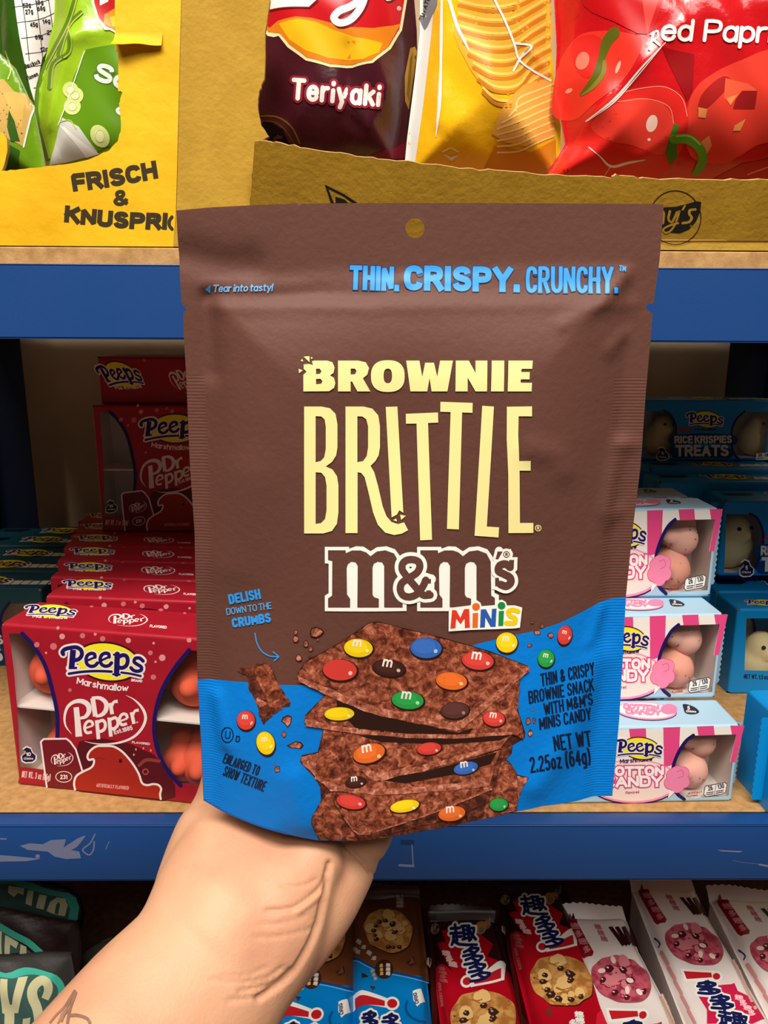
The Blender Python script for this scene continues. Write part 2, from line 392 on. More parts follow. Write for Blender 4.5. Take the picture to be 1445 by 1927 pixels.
class Art:
    """prints on a sheet; coordinates are photo pixels read in a crop (x0,y0,scale)"""
    def __init__(s, part, surf, crop=(0, 0, 1), T=None):
        s.p = part; s.s = surf; s.c = crop; s.T = T
    def to(s, p):
        p = np.atleast_2d(np.asarray(p, float))
        if s.T is not None: return s.T(p)
        return p*s.c[2]+np.array(s.c[:2])
    def poly(s, pts, m, layer=1, holes=(), sm=0):
        L = [pts]+list(holes)
        if sm: L = [cr(l, sm, True) for l in L]
        s.p.flat(s.s, [s.s.uv(s.to(l)) for l in L], m, layer)
    def stroke(s, pts, w, m, layer=1, sm=5, closed=False, cap=True):
        pts = np.asarray(pts, float); ww = np.asarray(w, float)
        if ww.ndim: pts = np.column_stack([pts, ww])
        if sm and len(pts) > 2: pts = cr(pts, sm, closed)
        if ww.ndim: ww = pts[:, 2]; pts = pts[:, :2]
        for q in ribbon(pts, ww, closed, cap): s.p.flat(s.s, [s.s.uv(s.to(q))], m, layer)
    def ell(s, x, y, rx, ry, m, layer=1, rot=0, n=28, a0=0, a1=360):
        t = np.radians(np.linspace(a0, a1, n, endpoint=a1-a0 < 359)); c, k = math.cos(math.radians(rot)), math.sin(math.radians(rot))
        X, Y = rx*np.cos(t), ry*np.sin(t); s.poly(np.stack([x+X*c-Y*k, y+X*k+Y*c], 1), m, layer)
    def ring(s, x, y, r, w, m, layer=1, ry=None, n=24):
        t = np.linspace(0, 2*math.pi, n, endpoint=False)
        s.stroke(np.stack([x+r*np.cos(t), y+(ry or r)*np.sin(t)], 1), w, m, layer, 0, True)
    def text(s, txt, p0, p1, h, w, m, layer=1, slant=0.0, gap=2.4, cap=False, bow=0.0, up=None, out=None):
        """baseline p0->p1 (left and right edge of the ink), cap height h (signed up), stroke width w, all in crop units"""
        p0, p1 = np.array(p0, float), np.array(p1, float); ex = p1-p0; Lg = np.linalg.norm(ex); ex /= Lg
        ey = np.array([ex[1], -ex[0]]) if up is None else np.array(up, float)
        gs = [c for c in txt if c != ' ']; n = len(gs); nsp = len(txt)-n
        gp = gap*.016*h; sp = .2*h; sw = sum(GL[c][0] for c in gs)
        room = Lg-n*w-(n-1)*gp-nsp*sp
        if room < .45*Lg*max(0, 1-n*w/Lg) and n > 1: gp *= .5; sp *= .8; room = Lg-n*w-(n-1)*gp-nsp*sp
        kx = max(room, .15*Lg)/sw if sw > .5 else 0; ky = (h-w)/10; x = 0.0
        for ch in txt:
            if ch == ' ': x += sp; continue
            wd, st = GL[ch]
            for kind, q in st:
                z = q if kind == 'L' else cr(q, 4, kind == 'C')
                X = x+w/2+z[:, 0]*kx; Y = w/2+z[:, 1]*ky
                if sw <= .5: X = X+Lg/2-w/2
                X = X+slant*Y; Y = Y+bow*(1-((X/Lg)*2-1)**2)
                P = p0+X[:, None]*ex+Y[:, None]*ey
                for lay, ww, mm_ in ([(layer, w, m)]+([(layer-1, w+out[0], out[1])] if out else [])):
                    PP = P
                    if kind == 'L' and not cap:   # square the ends
                        a = P[0]-P[1]; b = P[-1]-P[-2]; e = ww/2
                        PP = P.copy(); PP[0] = P[0]+a/max(np.linalg.norm(a), 1e-9)*e; PP[-1] = P[-1]+b/max(np.linalg.norm(b), 1e-9)*e
                    for r in ribbon(PP, ww, kind == 'C', cap or (lay != layer and kind != 'L')):
                        s.p.flat(s.s, [s.s.uv(s.to(r))], mm_, lay)
            x += wd*kx+w+gp
def fit(src, dst):
    """affine map taking 3 source points to 3 target points"""
    A = np.column_stack([np.array(src, float), np.ones(3)]); M = np.linalg.solve(A, np.array(dst, float))
    return lambda p: np.column_stack([p, np.ones(len(p))]) @ M
# ================================================================== setting
ZS = 1.25-.3246          # top of the middle board
ZL = .68                 # top of the lower board
def structure(name, part): return tag(part.build(name), kind='structure')
p = Part(); p.box(-2.5, 2.5, .98, 1.08, 0, 2.8, mat('plaster', (196, 170, 138), .9, .1, (60, .3, .002), ((170, 146, 118), 6, .35, .7))); structure('wall_back', p)
p = Part(); p.box(-2.5, 2.5, -3, 1.08, -.1, 0, mat('floor_tile', (120, 112, 104), .6, .3, None, ((100, 94, 88), 5, .3, .7))); structure('floor', p)
p = Part(); p.box(-2.5, 2.5, -3, 1.08, 2.8, 2.9, mat('ceiling_white', (235, 232, 225), .9, .1)); structure('ceiling', p)
p = Part(); p.box(-2.5, 2.5, -2.3, -2.2, 0, 2.8, mat('light_block_grey', (150, 146, 140), .8, .1)); structure('wall_light_block', p)  # unseen wall added behind the camera to cut ambient light on the shelves
# ------------------------------------------------------------------ rack
BLUE = mat('blue_enamel', (25, 68, 130), .36, .4, (900, .10, .0006), ((30, 70, 130), 14, .3, .7))
BLUE2 = mat('blue_enamel_dark', (22, 48, 92), .4, .4)
BOARD = mat('fibreboard', (196, 152, 98), .8, .15, (700, .35, .0006), ((168, 126, 78), 160, .35, .68))
rack = thing('shelf_rack', 'blue enamelled steel shelf rack with bare fibreboard shelves', 'shelf', (0, .45, 0))
RX0, RX1 = -.468, .468
zt0 = 1.25+.0335; zb0 = 1.25-.0075
zt1 = at(722, 1553.5, Y=.45)[2]; zb1 = at(722, 1657, Y=.45)[2]
def beam(zt, zb, y, sgn):
    q = Part(); d = .035*sgn
    q.bev(RX0, RX1, min(y, y+.0016*sgn), max(y, y+.0016*sgn), zb, zt, BLUE, .0006)
    q.bev(RX0, RX1, min(y, y+d), max(y, y+d), zb, zb+.0015, BLUE, .0004)
    q.bev(RX0, RX1, min(y+.014*sgn, y+d), max(y+.014*sgn, y+d), zt-.009, zt-.0075, BLUE, .0004)
    q.bev(RX0, RX1, min(y+.013*sgn, y+.0146*sgn), max(y+.013*sgn, y+.0146*sgn), zt-.009, zt, BLUE, .0004)
    q.bev(RX0, RX1, min(y, y+.0146*sgn), max(y, y+.0146*sgn), zt-.0014, zt, BLUE, .0004)
    return q
YB = .93
b = beam(zt0, zb0, .45, 1); b.build('upper_beam', rack)
b = beam(zt1, zb1, .45, 1)
# scuffs and tape remains on the lower beam
fs = Surf((0, .45, 0), (1, 0, 0), (0, 0, 1)); a = Art(b, fs); TP = mat('old_tape', (112, 118, 150), .3, .5)
z = Art(b, fs, (0, 1540, .3114))
z.poly([(120, 165), (180, 150), (260, 155), (310, 130), (400, 125), (385, 175), (470, 120), (520, 100), (470, 160), (430, 190), (480, 200), (490, 240), (400, 245), (330, 230), (290, 200), (170, 190)], TP, 2)
z.stroke([(575, 95), (545, 150), (500, 190), (540, 220), (565, 190), (570, 140)], 9, TP, 2); z.stroke([(510, 110), (460, 170), (420, 190)], 9, TP, 2)
z.poly([(-90, 215), (60, 225), (250, 243), (160, 258), (-90, 262)], TP, 2); z.poly([(-50, 117), (42, 119), (40, 128), (-50, 126)], TP, 2)
z.ell(228, 228, 14, 12, TP, 2); z.stroke([(660, 140), (640, 185)], 5, TP, 2)
z = Art(b, fs, (1080, 1600, .2526)); z.poly([(1060, -5), (1260, 5), (1230, 16), (1100, 8)], TP, 2); z.stroke([(1380, 105), (1460, 120)], 14, TP, 2); z.stroke([(1180, 75), (1260, 90), (1400, 105)], 3, TP, 2)
z = Art(b, fs, (400, 1540, .3114)); z.poly([(1135, 130), (1215, 130), (1218, 160), (1135, 155)], BLUE2, 2); z.stroke([(1205, 160), (1212, 285)], 8, TP, 2, 0); z.stroke([(1130, 282), (1212, 287)], 16, TP, 2, 0)
b.build('lower_beam', rack)
b = beam(zt0, zb0, YB, -1); b.build('rear_beam', rack); b = beam(zt1, zb1, YB, -1); b.build('rear_beam', rack)
zt2 = ZL+.0035
b = beam(zt2, zt2-.041, .45, 1); b.build('bottom_beam', rack); b = beam(zt2, zt2-.041, YB, -1); b.build('bottom_beam', rack)
zu = at(170, 465, Y=.4655)[2]
for zz, th in ((zu, .0115), (ZS, .009), (ZL, .009)):
    q = Part(); q.bev(RX0+.004, RX1-.004, .4655 if zz != ZS else .468, YB-.016, zz-th, zz, BOARD if zz > ZL else mat('fibreboard_shaded', (84, 56, 36), .85, .1, (700, .3, .0006), ((66, 42, 26), 160, .35, .68)), .0008); q.build('shelf_board', rack)  # lower board: the shade under the shelf is put into its colour
UPR = mat('post_enamel', (16, 26, 50), .45, .4)
for x in (-.468, .418):
    for y in (.4516, YB-.05):
        q = Part(); s = 1 if x < 0 else -1
        xa = x if x < 0 else x+.05-.002
        q.bev(min(xa, xa+.002), max(xa, xa+.002), y+.002, y+.048, 0.02, 2.0, UPR, .0005)
        q.bev(x, x+.05, (y+.046 if y > .6 else y+.046), (y+.048 if y > .6 else y+.048), 0.02, 2.0, UPR, .0005)
        o = q.build('post', rack)
        q = Part(); q.bev(x-.002, x+.052, y, y+.05, 0, .02, mat('black_plastic', (20, 20, 22), .5), .003); q.build('post_foot', o)
# ================================================================== shipping cartons on the upper board
KR = mat('kraft_yellow', (186, 146, 54), .85, .12, (300, .6, .0008), ((176, 136, 48), 60, .35, .7))
KRL = mat('kraft_lip_shaded', (164, 124, 36), .85, .12, (300, .6, .0008), ((154, 115, 31), 70, .35, .7))  # darker copy of the kraft, the leaning lip's shade in its colour
YEL = mat('yellow_carton', (240, 188, 20), .6, .25, (34, .6, .003), ((226, 170, 10), 18, .35, .7))
KIN = mat('kraft_inside', (170, 128, 74), .9, .1); KTE = mat('torn_edge', (196, 160, 110), .95, .05, (800, .6, .001))
INK = C(56, 46, 24, .6, .2); BLK = C(28, 22, 14, .6, .2)
def jag(pts, amp, n, seed):
    r = random.Random(seed); out = []
    for i in range(len(pts)-1):
        a, c = np.array(pts[i], float), np.array(pts[i+1], float)
        for k in range(n):
            out.append(a+(c-a)*k/n+np.array([r.uniform(-amp, amp), r.uniform(-amp, amp)]))
    out.append(np.array(pts[-1], float)); return [tuple(q) for q in out]
YC = .466
zc = zu+.0006
def vsheet(Y): return Surf((0, Y, 0), (1, 0, 0), (0, 0, 1))
def clampz(pts, surf, zmin=None):
    uv = surf.uv(np.array(pts, float))
    if zmin is not None: uv[:, 1] = np.maximum(uv[:, 1], zmin)
    return uv
# left, printed yellow
c1 = thing('shipping_carton', 'bright yellow display carton printed FRISCH & KNUSPRIG with torn opening', 'carton', (-.28, YC, zu))
F1 = vsheet(YC); P = Part()
cut = jag([(216, -90), (217, 45), (216, 92), (222, 100), (222, 170), (230, 174), (226, 186), (224, 196), (228, 240), (222, 265), (205, 282), (185, 293), (160, 302), (130, 308), (90, 313), (45, 318), (12, 321), (3, 322)], .9, 4, 3)
o1 = cut+[(8, 310), (14, 284), (13, 262), (6, 250), (-10, 246), (-300, 240), (-300, 470), (326, 472), (331, 400), (343, -90)]
uv1 = clampz(o1, F1, zc); P.sheet(F1, [uv1], YEL, KIN, KTE, .003)
A = Art(P, F1, (0, 0, .346))
A.text('FRISCH', (398, 1042), (862, 968), 98, 27, INK, 1, 0, 3.0, bow=-8)
A.text('&', (618, 1122), (706, 1118), 88, 20, INK, 1)
A.text('KNUSPRI', (348, 1207), (908, 1249), 92, 27, INK, 1, 0, 2.6, bow=-12)
A.stroke([(935, 1180), (922, 1200), (922, 1228), (936, 1246)], 18, INK, 1)
P.build('front_panel', c1)
xr1 = at(333, 300, Y=YC)[0]; xl1 = uv1[:, 0].min(); zt = uv1[:, 1].max()
for nm, bx in (('side_panel', (xr1-.005, xr1-.002, YC+.003, .77)), ('side_panel', (xl1, xl1+.003, YC+.003, .77)), ('back_panel', (xl1, xr1-.002, .77, .773))):
    q = Part(); q.box(bx[0], bx[1], bx[2], bx[3], zc, zt, KIN); q.build(nm, c1)
q = Part(); q.box(xl1, xr1-.002, YC+.003, .77, zc, zc+.003, KIN); q.build('carton_floor', c1)
# torn paper flap
q = Part(); V = []; nU, nV = 14, 8
for j in range(nV+1):
    for i in range(nU+1):
        s_, t_ = i/nU, j/nV
        X = 217+(306-217)*s_; Yp = 62+(91-3*s_-62+1.2*math.sin(9*s_))*t_
        h = .0008+.007*(t_**2)*(1-.75*s_)
        V.append(at(X, Yp, Y=YC)+np.array([0, -h, 0]))
q.add(V, [(j*(nU+1)+i, j*(nU+1)+i+1, (j+1)*(nU+1)+i+1, (j+1)*(nU+1)+i) for j in range(nV) for i in range(nU)], YEL, True); q.build('torn_flap', c1)
# right, kraft
c2 = thing('shipping_carton', 'brown kraft display carton with torn low front lip and black emblem', 'carton', (.1, YC, zu))
F2 = vsheet(YC-.0004); P = Part()
stripcut = jag([(510, -90), (507, 0), (500, 60), (497, 150), (488, 170), (484, 200), (492, 235), (506, 258), (487, 264), (480, 290), (475, 320), (474, 350), (470, 385), (468, 452)], 1.1, 4, 5)
o2 = stripcut+[(1800, 454), (1800, 482), (326, 472), (332, 400), (344, -90)]
uv2 = clampz(o2, F2, zc); P.sheet(F2, [uv2], KR, KIN, KTE, .003); P.build('front_panel', c2)
zh = at(900, 453, Y=YC)[2]; lipU = (1, 0, 0); tl = math.radians(17)
FL = Surf((0, YC-.0012, zh), lipU, (0, -math.sin(tl), math.cos(tl))); P = Part()
top = jag([(480, 264), (520, 268), (600, 283), (700, 297), (780, 305), (880, 318), (950, 322), (1040, 330), (1150, 335), (1160, 329), (1210, 336), (1330, 338), (1445, 337), (1800, 340)], 1.9, 7, 8)
ol = top+[(1800, 452), (468, 452), (470, 385), (474, 340)]
uvl = FL.uv(np.array(ol)); uvl[:, 1] = np.maximum(uvl[:, 1], .0005); P.sheet(FL, [uvl], KRL, KIN, KTE, .003)
A = Art(P, FL, (950, 0, .3426))
A.ring(935, 1195, 141, 5, BLK, 1, 148, 40)
A.poly([(780, 1128), (850, 1140), (940, 1135), (1000, 1120), (1050, 1105), (1078, 1108), (1072, 1160), (1050, 1215), (1010, 1260), (960, 1280), (900, 1275), (780, 1240)], BLK, 2)
KL3 = KRL
A.stroke([(790, 1230), (830, 1150), (870, 1165), (862, 1210), (830, 1232), (870, 1170), (868, 1225)], 13, KL3, 3)
A.stroke([(905, 1160), (898, 1205), (915, 1220), (945, 1165)], 13, KL3, 3); A.stroke([(958, 1160), (935, 1230), (905, 1270), (880, 1278), (868, 1262), (900, 1240), (950, 1225)], 11, KL3, 3)
A.stroke([(988, 1130), (975, 1152)], 10, KL3, 3); A.stroke([(1045, 1150), (1015, 1155), (1012, 1175), (1025, 1195), (1012, 1218), (975, 1225)], 14, KL3, 3); A.ring(1020, 1241, 5, 2, KL3, 3)
A = Art(P, FL, (450, 0, .3806))
A.poly([(423, 912), (520, 960), (580, 1000), (590, 1010), (455, 1010)], BLK, 1, [[(440, 932), (515, 970), (560, 1003), (468, 1003)]]); A.poly([(475, 972), (520, 985), (540, 1003), (478, 1003)], BLK, 1)
P.build('front_lip', c2)
xl2 = at(335, 300, Y=YC)[0]; xr2 = uv2[:, 0].max(); zt = uv2[:, 1].max()
for nm, bx in (('side_panel', (xl2, xl2+.003, YC+.003, .77)), ('side_panel', (xr2-.003, xr2, YC+.003, .77)), ('back_panel', (xl2, xr2, .77, .773))):
    q = Part(); q.box(bx[0], bx[1], bx[2], bx[3], zc, zt, KIN); q.build(nm, c2)
q = Part(); q.box(xl2+.003, xr2-.003, YC+.003, .77, zc, zc+.003, KIN); q.build('carton_floor', c2)
# ================================================================== crisp bags in the cartons
def bag(name, label, outline, Y, amp, R, m, mback, art, group, sidem=None, wr=(), crease=(), zb=None, cat='crisp bag'):
    S0 = vsheet(Y); loop = S0.uv(np.array(outline, float)); zb = zc+.0045 if zb is None else zb
    loop[:, 1] = np.maximum(loop[:, 1], zb)
    CR = [(S0.uv(np.array(c_[0], float)), c_[1], c_[2]) for c_ in crease]
    def h(u, v):
        u = np.asarray(u); v = np.asarray(v)
        d = segdist(u, v, loop); ins = 1-np.minimum(d/R, 1)
        g = np.minimum(d/.012, 1)
        r = amp*(1-ins**2.2)+g*(.0011*np.sin(u*95+3*np.sin(v*33+Y*9))*np.sin(v*51+u*27)+.0006*np.sin(u*210+v*150))
        for L, s_, k_ in CR: r = r+g*k_*np.exp(-segdist(u, v, L, False)/s_)
        return r
    S1 = Surf(S0.O, S0.U, S0.V, baked(h, loop.min(0), loop.max(0), .001, 5), .003); S1.le = 1.55; P = Part(); t = thing(name, label, cat, (loop[:, 0].mean(), Y, loop[:, 1].min()), 0, group)
    P.pillow(S1, [loop], m, mback, lambda u, v: .8*amp*(1-(1-np.minimum(segdist(u, v, loop)/R, 1))**2))
    art(P, S1); P.build('film', t); return t
def foil(name, rgb, v=None, rough=.2): return mat(name, rgb, rough, .6, (55, .45, .002), v)
WHT = C(245, 242, 236); GRP = 'crisp bags in the display cartons'
def art_g(P, S):
    z = Art(P, S, (0, 0, .346)); dk = C(98, 146, 24, .25); md = C(132, 178, 30, .25)
    z.poly([(470, 270), (650, 240), (680, 800), (590, 800), (500, 840), (330, 660), (400, 420)], dk, 1)
    z.poly([(340, 640), (430, 690), (540, 840), (360, 885), (270, 905)], C(214, 214, 205, .25), 2); z.poly([(320, 680), (350, 690), (430, 760), (540, 840), (470, 860), (400, 770)], WHT, 3)
    for pts in ([(420, -40), (370, 120), (300, 260), (230, 400), (200, 600), (260, 860)], [(440, 70), (380, 130), (350, 200), (320, 300)], [(360, 140), (380, 220), (370, 290), (290, 350), (270, 480)]):
        z.stroke(pts, 26, C(88, 128, 22, .25), 2); z.stroke([(x+10, y) for x, y in pts], 7, C(178, 190, 90, .25), 3)
    z.text('So', (502, 432), (690, 500), 104, 24, C(232, 240, 228), 4, out=(10, C(74, 120, 40))); z.text('&', (626, 622), (710, 640), 86, 18, C(232, 240, 228), 4)
    for x, y, r1, r2 in ((385, 490, 42, 45), (410, 520, 45, 45), (395, 580, 46, 45), (545, 742, 48, 66)):
        z.ell(x, y, r1, r2, C(214, 226, 140, .25), 4, -30); z.ell(x, y, r1*.55, r2*.55, C(236, 240, 180, .25), 5, -30); z.ring(x, y, r1*.5, 3, C(190, 206, 110, .25), 6, r2*.5)
    z.poly([(495, -60), (500, 20), (525, 110), (570, 165), (600, 165), (680, 210), (680, -60)], C(240, 225, 180), 4); z.poly([(508, -60), (515, 20), (540, 100), (580, 145), (680, 180), (680, -60)], C(190, 24, 28), 5)
    z.poly([(570, 80), (620, 50), (680, 40), (680, 190), (600, 150), (565, 130)], C(236, 140, 20), 6); z.poly([(600, 95), (680, 70), (680, 160), (615, 145)], C(240, 190, 20), 7); z.poly([(540, -60), (545, 32), (590, 10), (600, -60)], WHT, 6)
    z.stroke([(460, 280), (420, 400), (350, 600), (318, 680)], 5, WHT, 6); z.stroke([(320, 665), (380, 655), (415, 700)], 5, C(190, 210, 90), 6)  # long white stroke is a painted glint along the foil crease
bag('crisp_bag', 'lime green crisp bag with white onion slices and SO lettering', [(110, -110), (360, -110), (350, 345), (88, 345), (70, 240), (76, 180), (88, 110), (104, 40)], .53, .02, .03, foil('green_foil', (160, 198, 36), ((138, 184, 28), 9, .35, .7)), foil('bag_back', (200, 200, 196)), art_g, GRP, crease=[([(160, 95), (110, 250)], .004, .004), ([(160, 95), (225, 80)], .004, .003)])
def art_n(P, S):
    z = Art(P, S, (0, 0, .346)); z.poly([(60, -120), (310, -120), (340, 100), (300, 200), (230, 320), (190, 560), (165, 480), (100, 160)], WHT, 1)
    K = C(40, 40, 40)
    for y in (20, 105, 190, 275, 345, 460): z.stroke([(70+y*.25, y+20), (200+y*.2, y), (335-y*.1, y-45)], 4, K, 2)
    for x in (110, 185, 255): z.stroke([(x, -60), (x+28, 120), (x+50, 330)], 4, K, 2)
    for i, (tx, x, y) in enumerate((('52g', 128, 45), ('18g', 196, 30), ('27g', 140, 80), ('68g', 206, 62), ('45g', 166, 150), ('14g', 234, 132), ('69g', 194, 218), ('21g', 258, 192), ('12g', 222, 285))): z.text(tx, (x, y), (x+42, y-6), 26, 5, K, 3)
    z.text('durchsch', (140, 376), (222, 346), 26, 5, K, 3); z.text('tionen', (150, 440), (212, 412), 24, 5, K, 3)
bag('crisp_bag', 'dark green crisp bag turned to show its white nutrition table', [(0, -110), (118, -110), (122, 60), (100, 120), (84, 345), (0, 345)], .575, .012, .02, foil('dark_green_foil', (46, 84, 16)), foil('bag_back', (200, 200, 196)), art_n, GRP)
def art_l(P, S):
    z = Art(P, S, (0, 0, .346)); z.poly([(-60, 440), (20, 430), (80, 500), (140, 510), (180, 560), (130, 800), (60, 760), (-60, 780)], C(206, 168, 92, .3), 1); z.poly([(20, 500), (90, 500), (140, 540), (120, 700), (70, 640)], C(220, 178, 96, .3), 2)
    for i in range(26):
        r = random.Random(i); z.ell(r.uniform(-40, 130), r.uniform(470, 740), 3, 3, C(120, 84, 40), 3)
    z.stroke([(150, 560), (185, 580), (165, 650), (130, 800)], 9, WHT, 3); z.stroke([(30, 280), (60, 380), (45, 430)], 8, C(190, 214, 120), 3)
    z.poly([(50, 600), (80, 660), (110, 770), (60, 770), (40, 690)], C(50, 92, 20), 3); z.poly([(40, 780), (110, 820), (110, 930), (30, 920)], C(50, 92, 20), 3)
bag('crisp_bag', 'green crisp bag printed with pale potato slices at carton edge', [(-110, 60), (-20, 80), (30, 130), (64, 205), (76, 260), (92, 345), (-110, 345)], .507, .018, .03, foil('mid_green_foil', (122, 166, 30), ((94, 140, 22), 14, .35, .65)), foil('bag_back', (200, 200, 196)), art_l, GRP)
def art_t(P, S):
    z = Art(P, S, (450, 0, .3806)); CRM = C(246, 226, 170); RED = C(196, 22, 32, .3); OR = C(224, 128, 28, .3); YE = C(238, 182, 24, .3)
    z.poly([(100, -120), (60, 60), (140, 178), (170, 184), (195, 178), (240, 235), (330, 300), (450, 332), (560, 336), (660, 312), (750, 242), (805, 150), (830, 0), (825, -120)], CRM, 1)
    z.poly([(110, -120), (75, 60), (145, 160), (200, 165), (250, 222), (335, 285), (450, 318), (560, 322), (655, 298), (740, 230), (792, 145), (817, 0), (812, -120)], RED, 2)
    z.poly([(80, 70), (150, 140), (190, 105), (280, 82), (360, 90), (470, 118), (560, 136), (660, 140), (760, 128), (800, 118), (738, 230), (655, 298), (560, 322), (450, 318), (335, 285), (250, 222), (200, 165), (148, 160)], OR, 3)
    z.poly([(195, 118), (290, 92), (380, 110), (470, 150), (570, 185), (710, 214), (690, 262), (610, 296), (540, 300), (440, 288), (330, 252), (250, 200)], YE, 4)
    SH = C(120, 12, 20, .3)
    for dx, dy, m, l in ((7, 9, SH, 5), (0, 0, WHT, 6)):
        z.poly([(120+dx, -120+dy), (392+dx, -120+dy), (384+dx, 0+dy), (345+dx, 35+dy), (140+dx, 52+dy), (110+dx, 40+dy)], m, l)
        z.stroke([(640+dx, -80+dy, 46), (600+dx, 40+dy, 44), (545+dx, 105+dy, 38), (490+dx, 118+dy, 34), (466+dx, 92+dy, 32), (490+dx, 60+dy, 34), (550+dx, 35+dy, 30), (600+dx, -10+dy, 24)], 1, m, l) if 0 else z.stroke([(640+dx, -80+dy), (600+dx, 40+dy), (545+dx, 102+dy), (492+dx, 114+dy), (468+dx, 90+dy), (492+dx, 58+dy), (550+dx, 33+dy), (600+dx, 0+dy)], 36, m, l)
        z.stroke([(700+dx, -60+dy), (735+dx, -12+dy), (775+dx, -40+dy)], 36, m, l)
    z.ring(790, 43, 9, 2.5, WHT, 6); z.text('R', (786, 49), (795, 49), 12, 2, WHT, 6)
    z.text('Teriyaki', (252, 496), (698, 532), 112, 22, WHT, 7, 0, 2.6, cap=True, out=(24, C(146, 34, 52, .3)))
    z.poly([(80, 560), (160, 555), (240, 590), (300, 660), (320, 740), (80, 740)], C(70, 34, 24, .3), 2); z.poly([(80, 600), (150, 600), (215, 640), (260, 740), (80, 740)], C(18, 10, 10, .2), 3)
    z.stroke([(90, 575), (190, 580), (260, 630), (300, 710)], 7, C(150, 84, 50), 4); z.stroke([(90, 600), (180, 606), (240, 660), (280, 730)], 5, C(120, 60, 36), 4)
    z.poly([(650, 770), (760, 735), (830, 700), (830, 780), (700, 800)], C(110, 18, 36, .3), 2)
    z.poly([(845, 240), (870, 230), (880, 260), (850, 470), (838, 545), (820, 500), (818, 380)], C(170, 130, 50, .3), 3)
    for i in range(4): z.stroke([(858-i*4, 260+i*10), (838-i*3, 500-i*10)], 3, C(128, 92, 30), 4)
bag('crisp_bag', 'maroon crisp bag lettered Teriyaki behind the kraft carton opening', [(470, -110), (770, -110), (784, 60), (786, 150), (774, 230), (758, 330), (470, 340)], .52, .03, .05, foil('maroon_foil', (74, 22, 34), ((54, 16, 26), 7, .35, .7), .22), foil('bag_back', (200, 200, 196)), art_t, GRP, crease=[([(658, 120), (656, 240), (690, 268)], .004, -.003), ([(690, 268), (730, 180)], .004, .003)])
def art_y(P, S):
    z = Art(P, S); CH = C(240, 172, 52, .35); RD = C(206, 126, 28, .35); HL = C(252, 204, 96, .35)
    z.poly([(790, -110), (826, -110), (812, 60), (796, 200), (782, 300), (775, 345), (758, 345), (766, 260), (780, 150), (790, 60)], C(226, 224, 218, .3), 1)
    z.poly([(800, -110), (828, -110), (822, 10), (800, 60), (790, 40)], C(120, 124, 130, .3), 2); z.text('ZUTATEN', (795, 42), (812, -10), 9, 2, C(30, 30, 30), 3, up=(-.8, -.5))
    c1_ = [(862, -60), (862, 15), (853, 62), (863, 90), (884, 130), (907, 164), (956, 179), (985, 165), (1032, 150), (1040, 60), (1030, -60)]
    z.poly(c1_, CH, 1)
    for i in range(10):
        y = -38+i*23; xl = 860+(max(0, i-4)*9); bend = 8+i*2.2
        z.stroke([(xl+4, y+bend*.2), (900+i*4, y+bend), (950+i*3, y+bend*.9), (1000, y-8), (1034, y-28)], 7, RD, 2); z.stroke([(xl+4, y+bend*.2-9), (900+i*4, y+bend-9), (950+i*3, y+bend*.9-9), (1000, y-17), (1034, y-37)], 5, HL, 2)
    z.poly([(985, 160), (1038, 148), (1044, 255), (990, 276), (950, 268), (925, 252), (938, 215), (960, 183)], C(236, 168, 70, .35), 3)
    for i in range(8):
        k = i*14; z.stroke([(936+max(0, 34-k*.9), 205+k*.8+4), (975, 178+k+9), (1012, 166+k+4), (1042, 158+k*1.0)], 3.4, C(250, 208, 130, .35), 4)
    z.poly([(905, 330), (930, 275), (1000, 288), (1046, 262), (1046, 345), (900, 345)], C(216, 134, 24, .3), 2)
    z.stroke([(831, 0), (830, 60), (829, 130), (826, 200), (820, 258)], [4, 6, 5, 7, 1], WHT, 5, 3, cap=False); z.stroke([(845, 0), (860, 50), (874, 78), (882, 95)], [6, 6, 5, 2], C(255, 250, 220), 5, cap=False)  # pale strokes here and on the next line: glints painted along foil creases
    z.stroke([(925, -10), (950, 40), (968, 85), (976, 112), (1000, 132), (1036, 152)], 4, WHT, 6); z.stroke([(968, 82), (1000, 88), (976, 112)], 4, WHT, 6); z.stroke([(976, 112), (965, 135), (985, 100)], 3, WHT, 6)
    z.poly([(834, 290), (848, 296), (864, 291), (850, 303)], WHT, 5); z.stroke([(833, 286), (848, 279), (862, 286)], 2, C(255, 240, 180), 5)
bag('crisp_bag', 'golden yellow crisp bag printed with big ridged crisps', [(790, -110), (1022, -110), (1034, 60), (1042, 160), (1054, 240), (1050, 345), (758, 345), (766, 260), (780, 150), (790, 60)], .512, .03, .05, foil('yellow_foil', (246, 190, 26), ((240, 172, 14), 8, .35, .7), .16), foil('bag_back', (200, 200, 196)), art_y, GRP, crease=[([(830, 20), (824, 250)], .003, .004), ([(925, -10), (975, 110), (1036, 150)], .003, .004)])
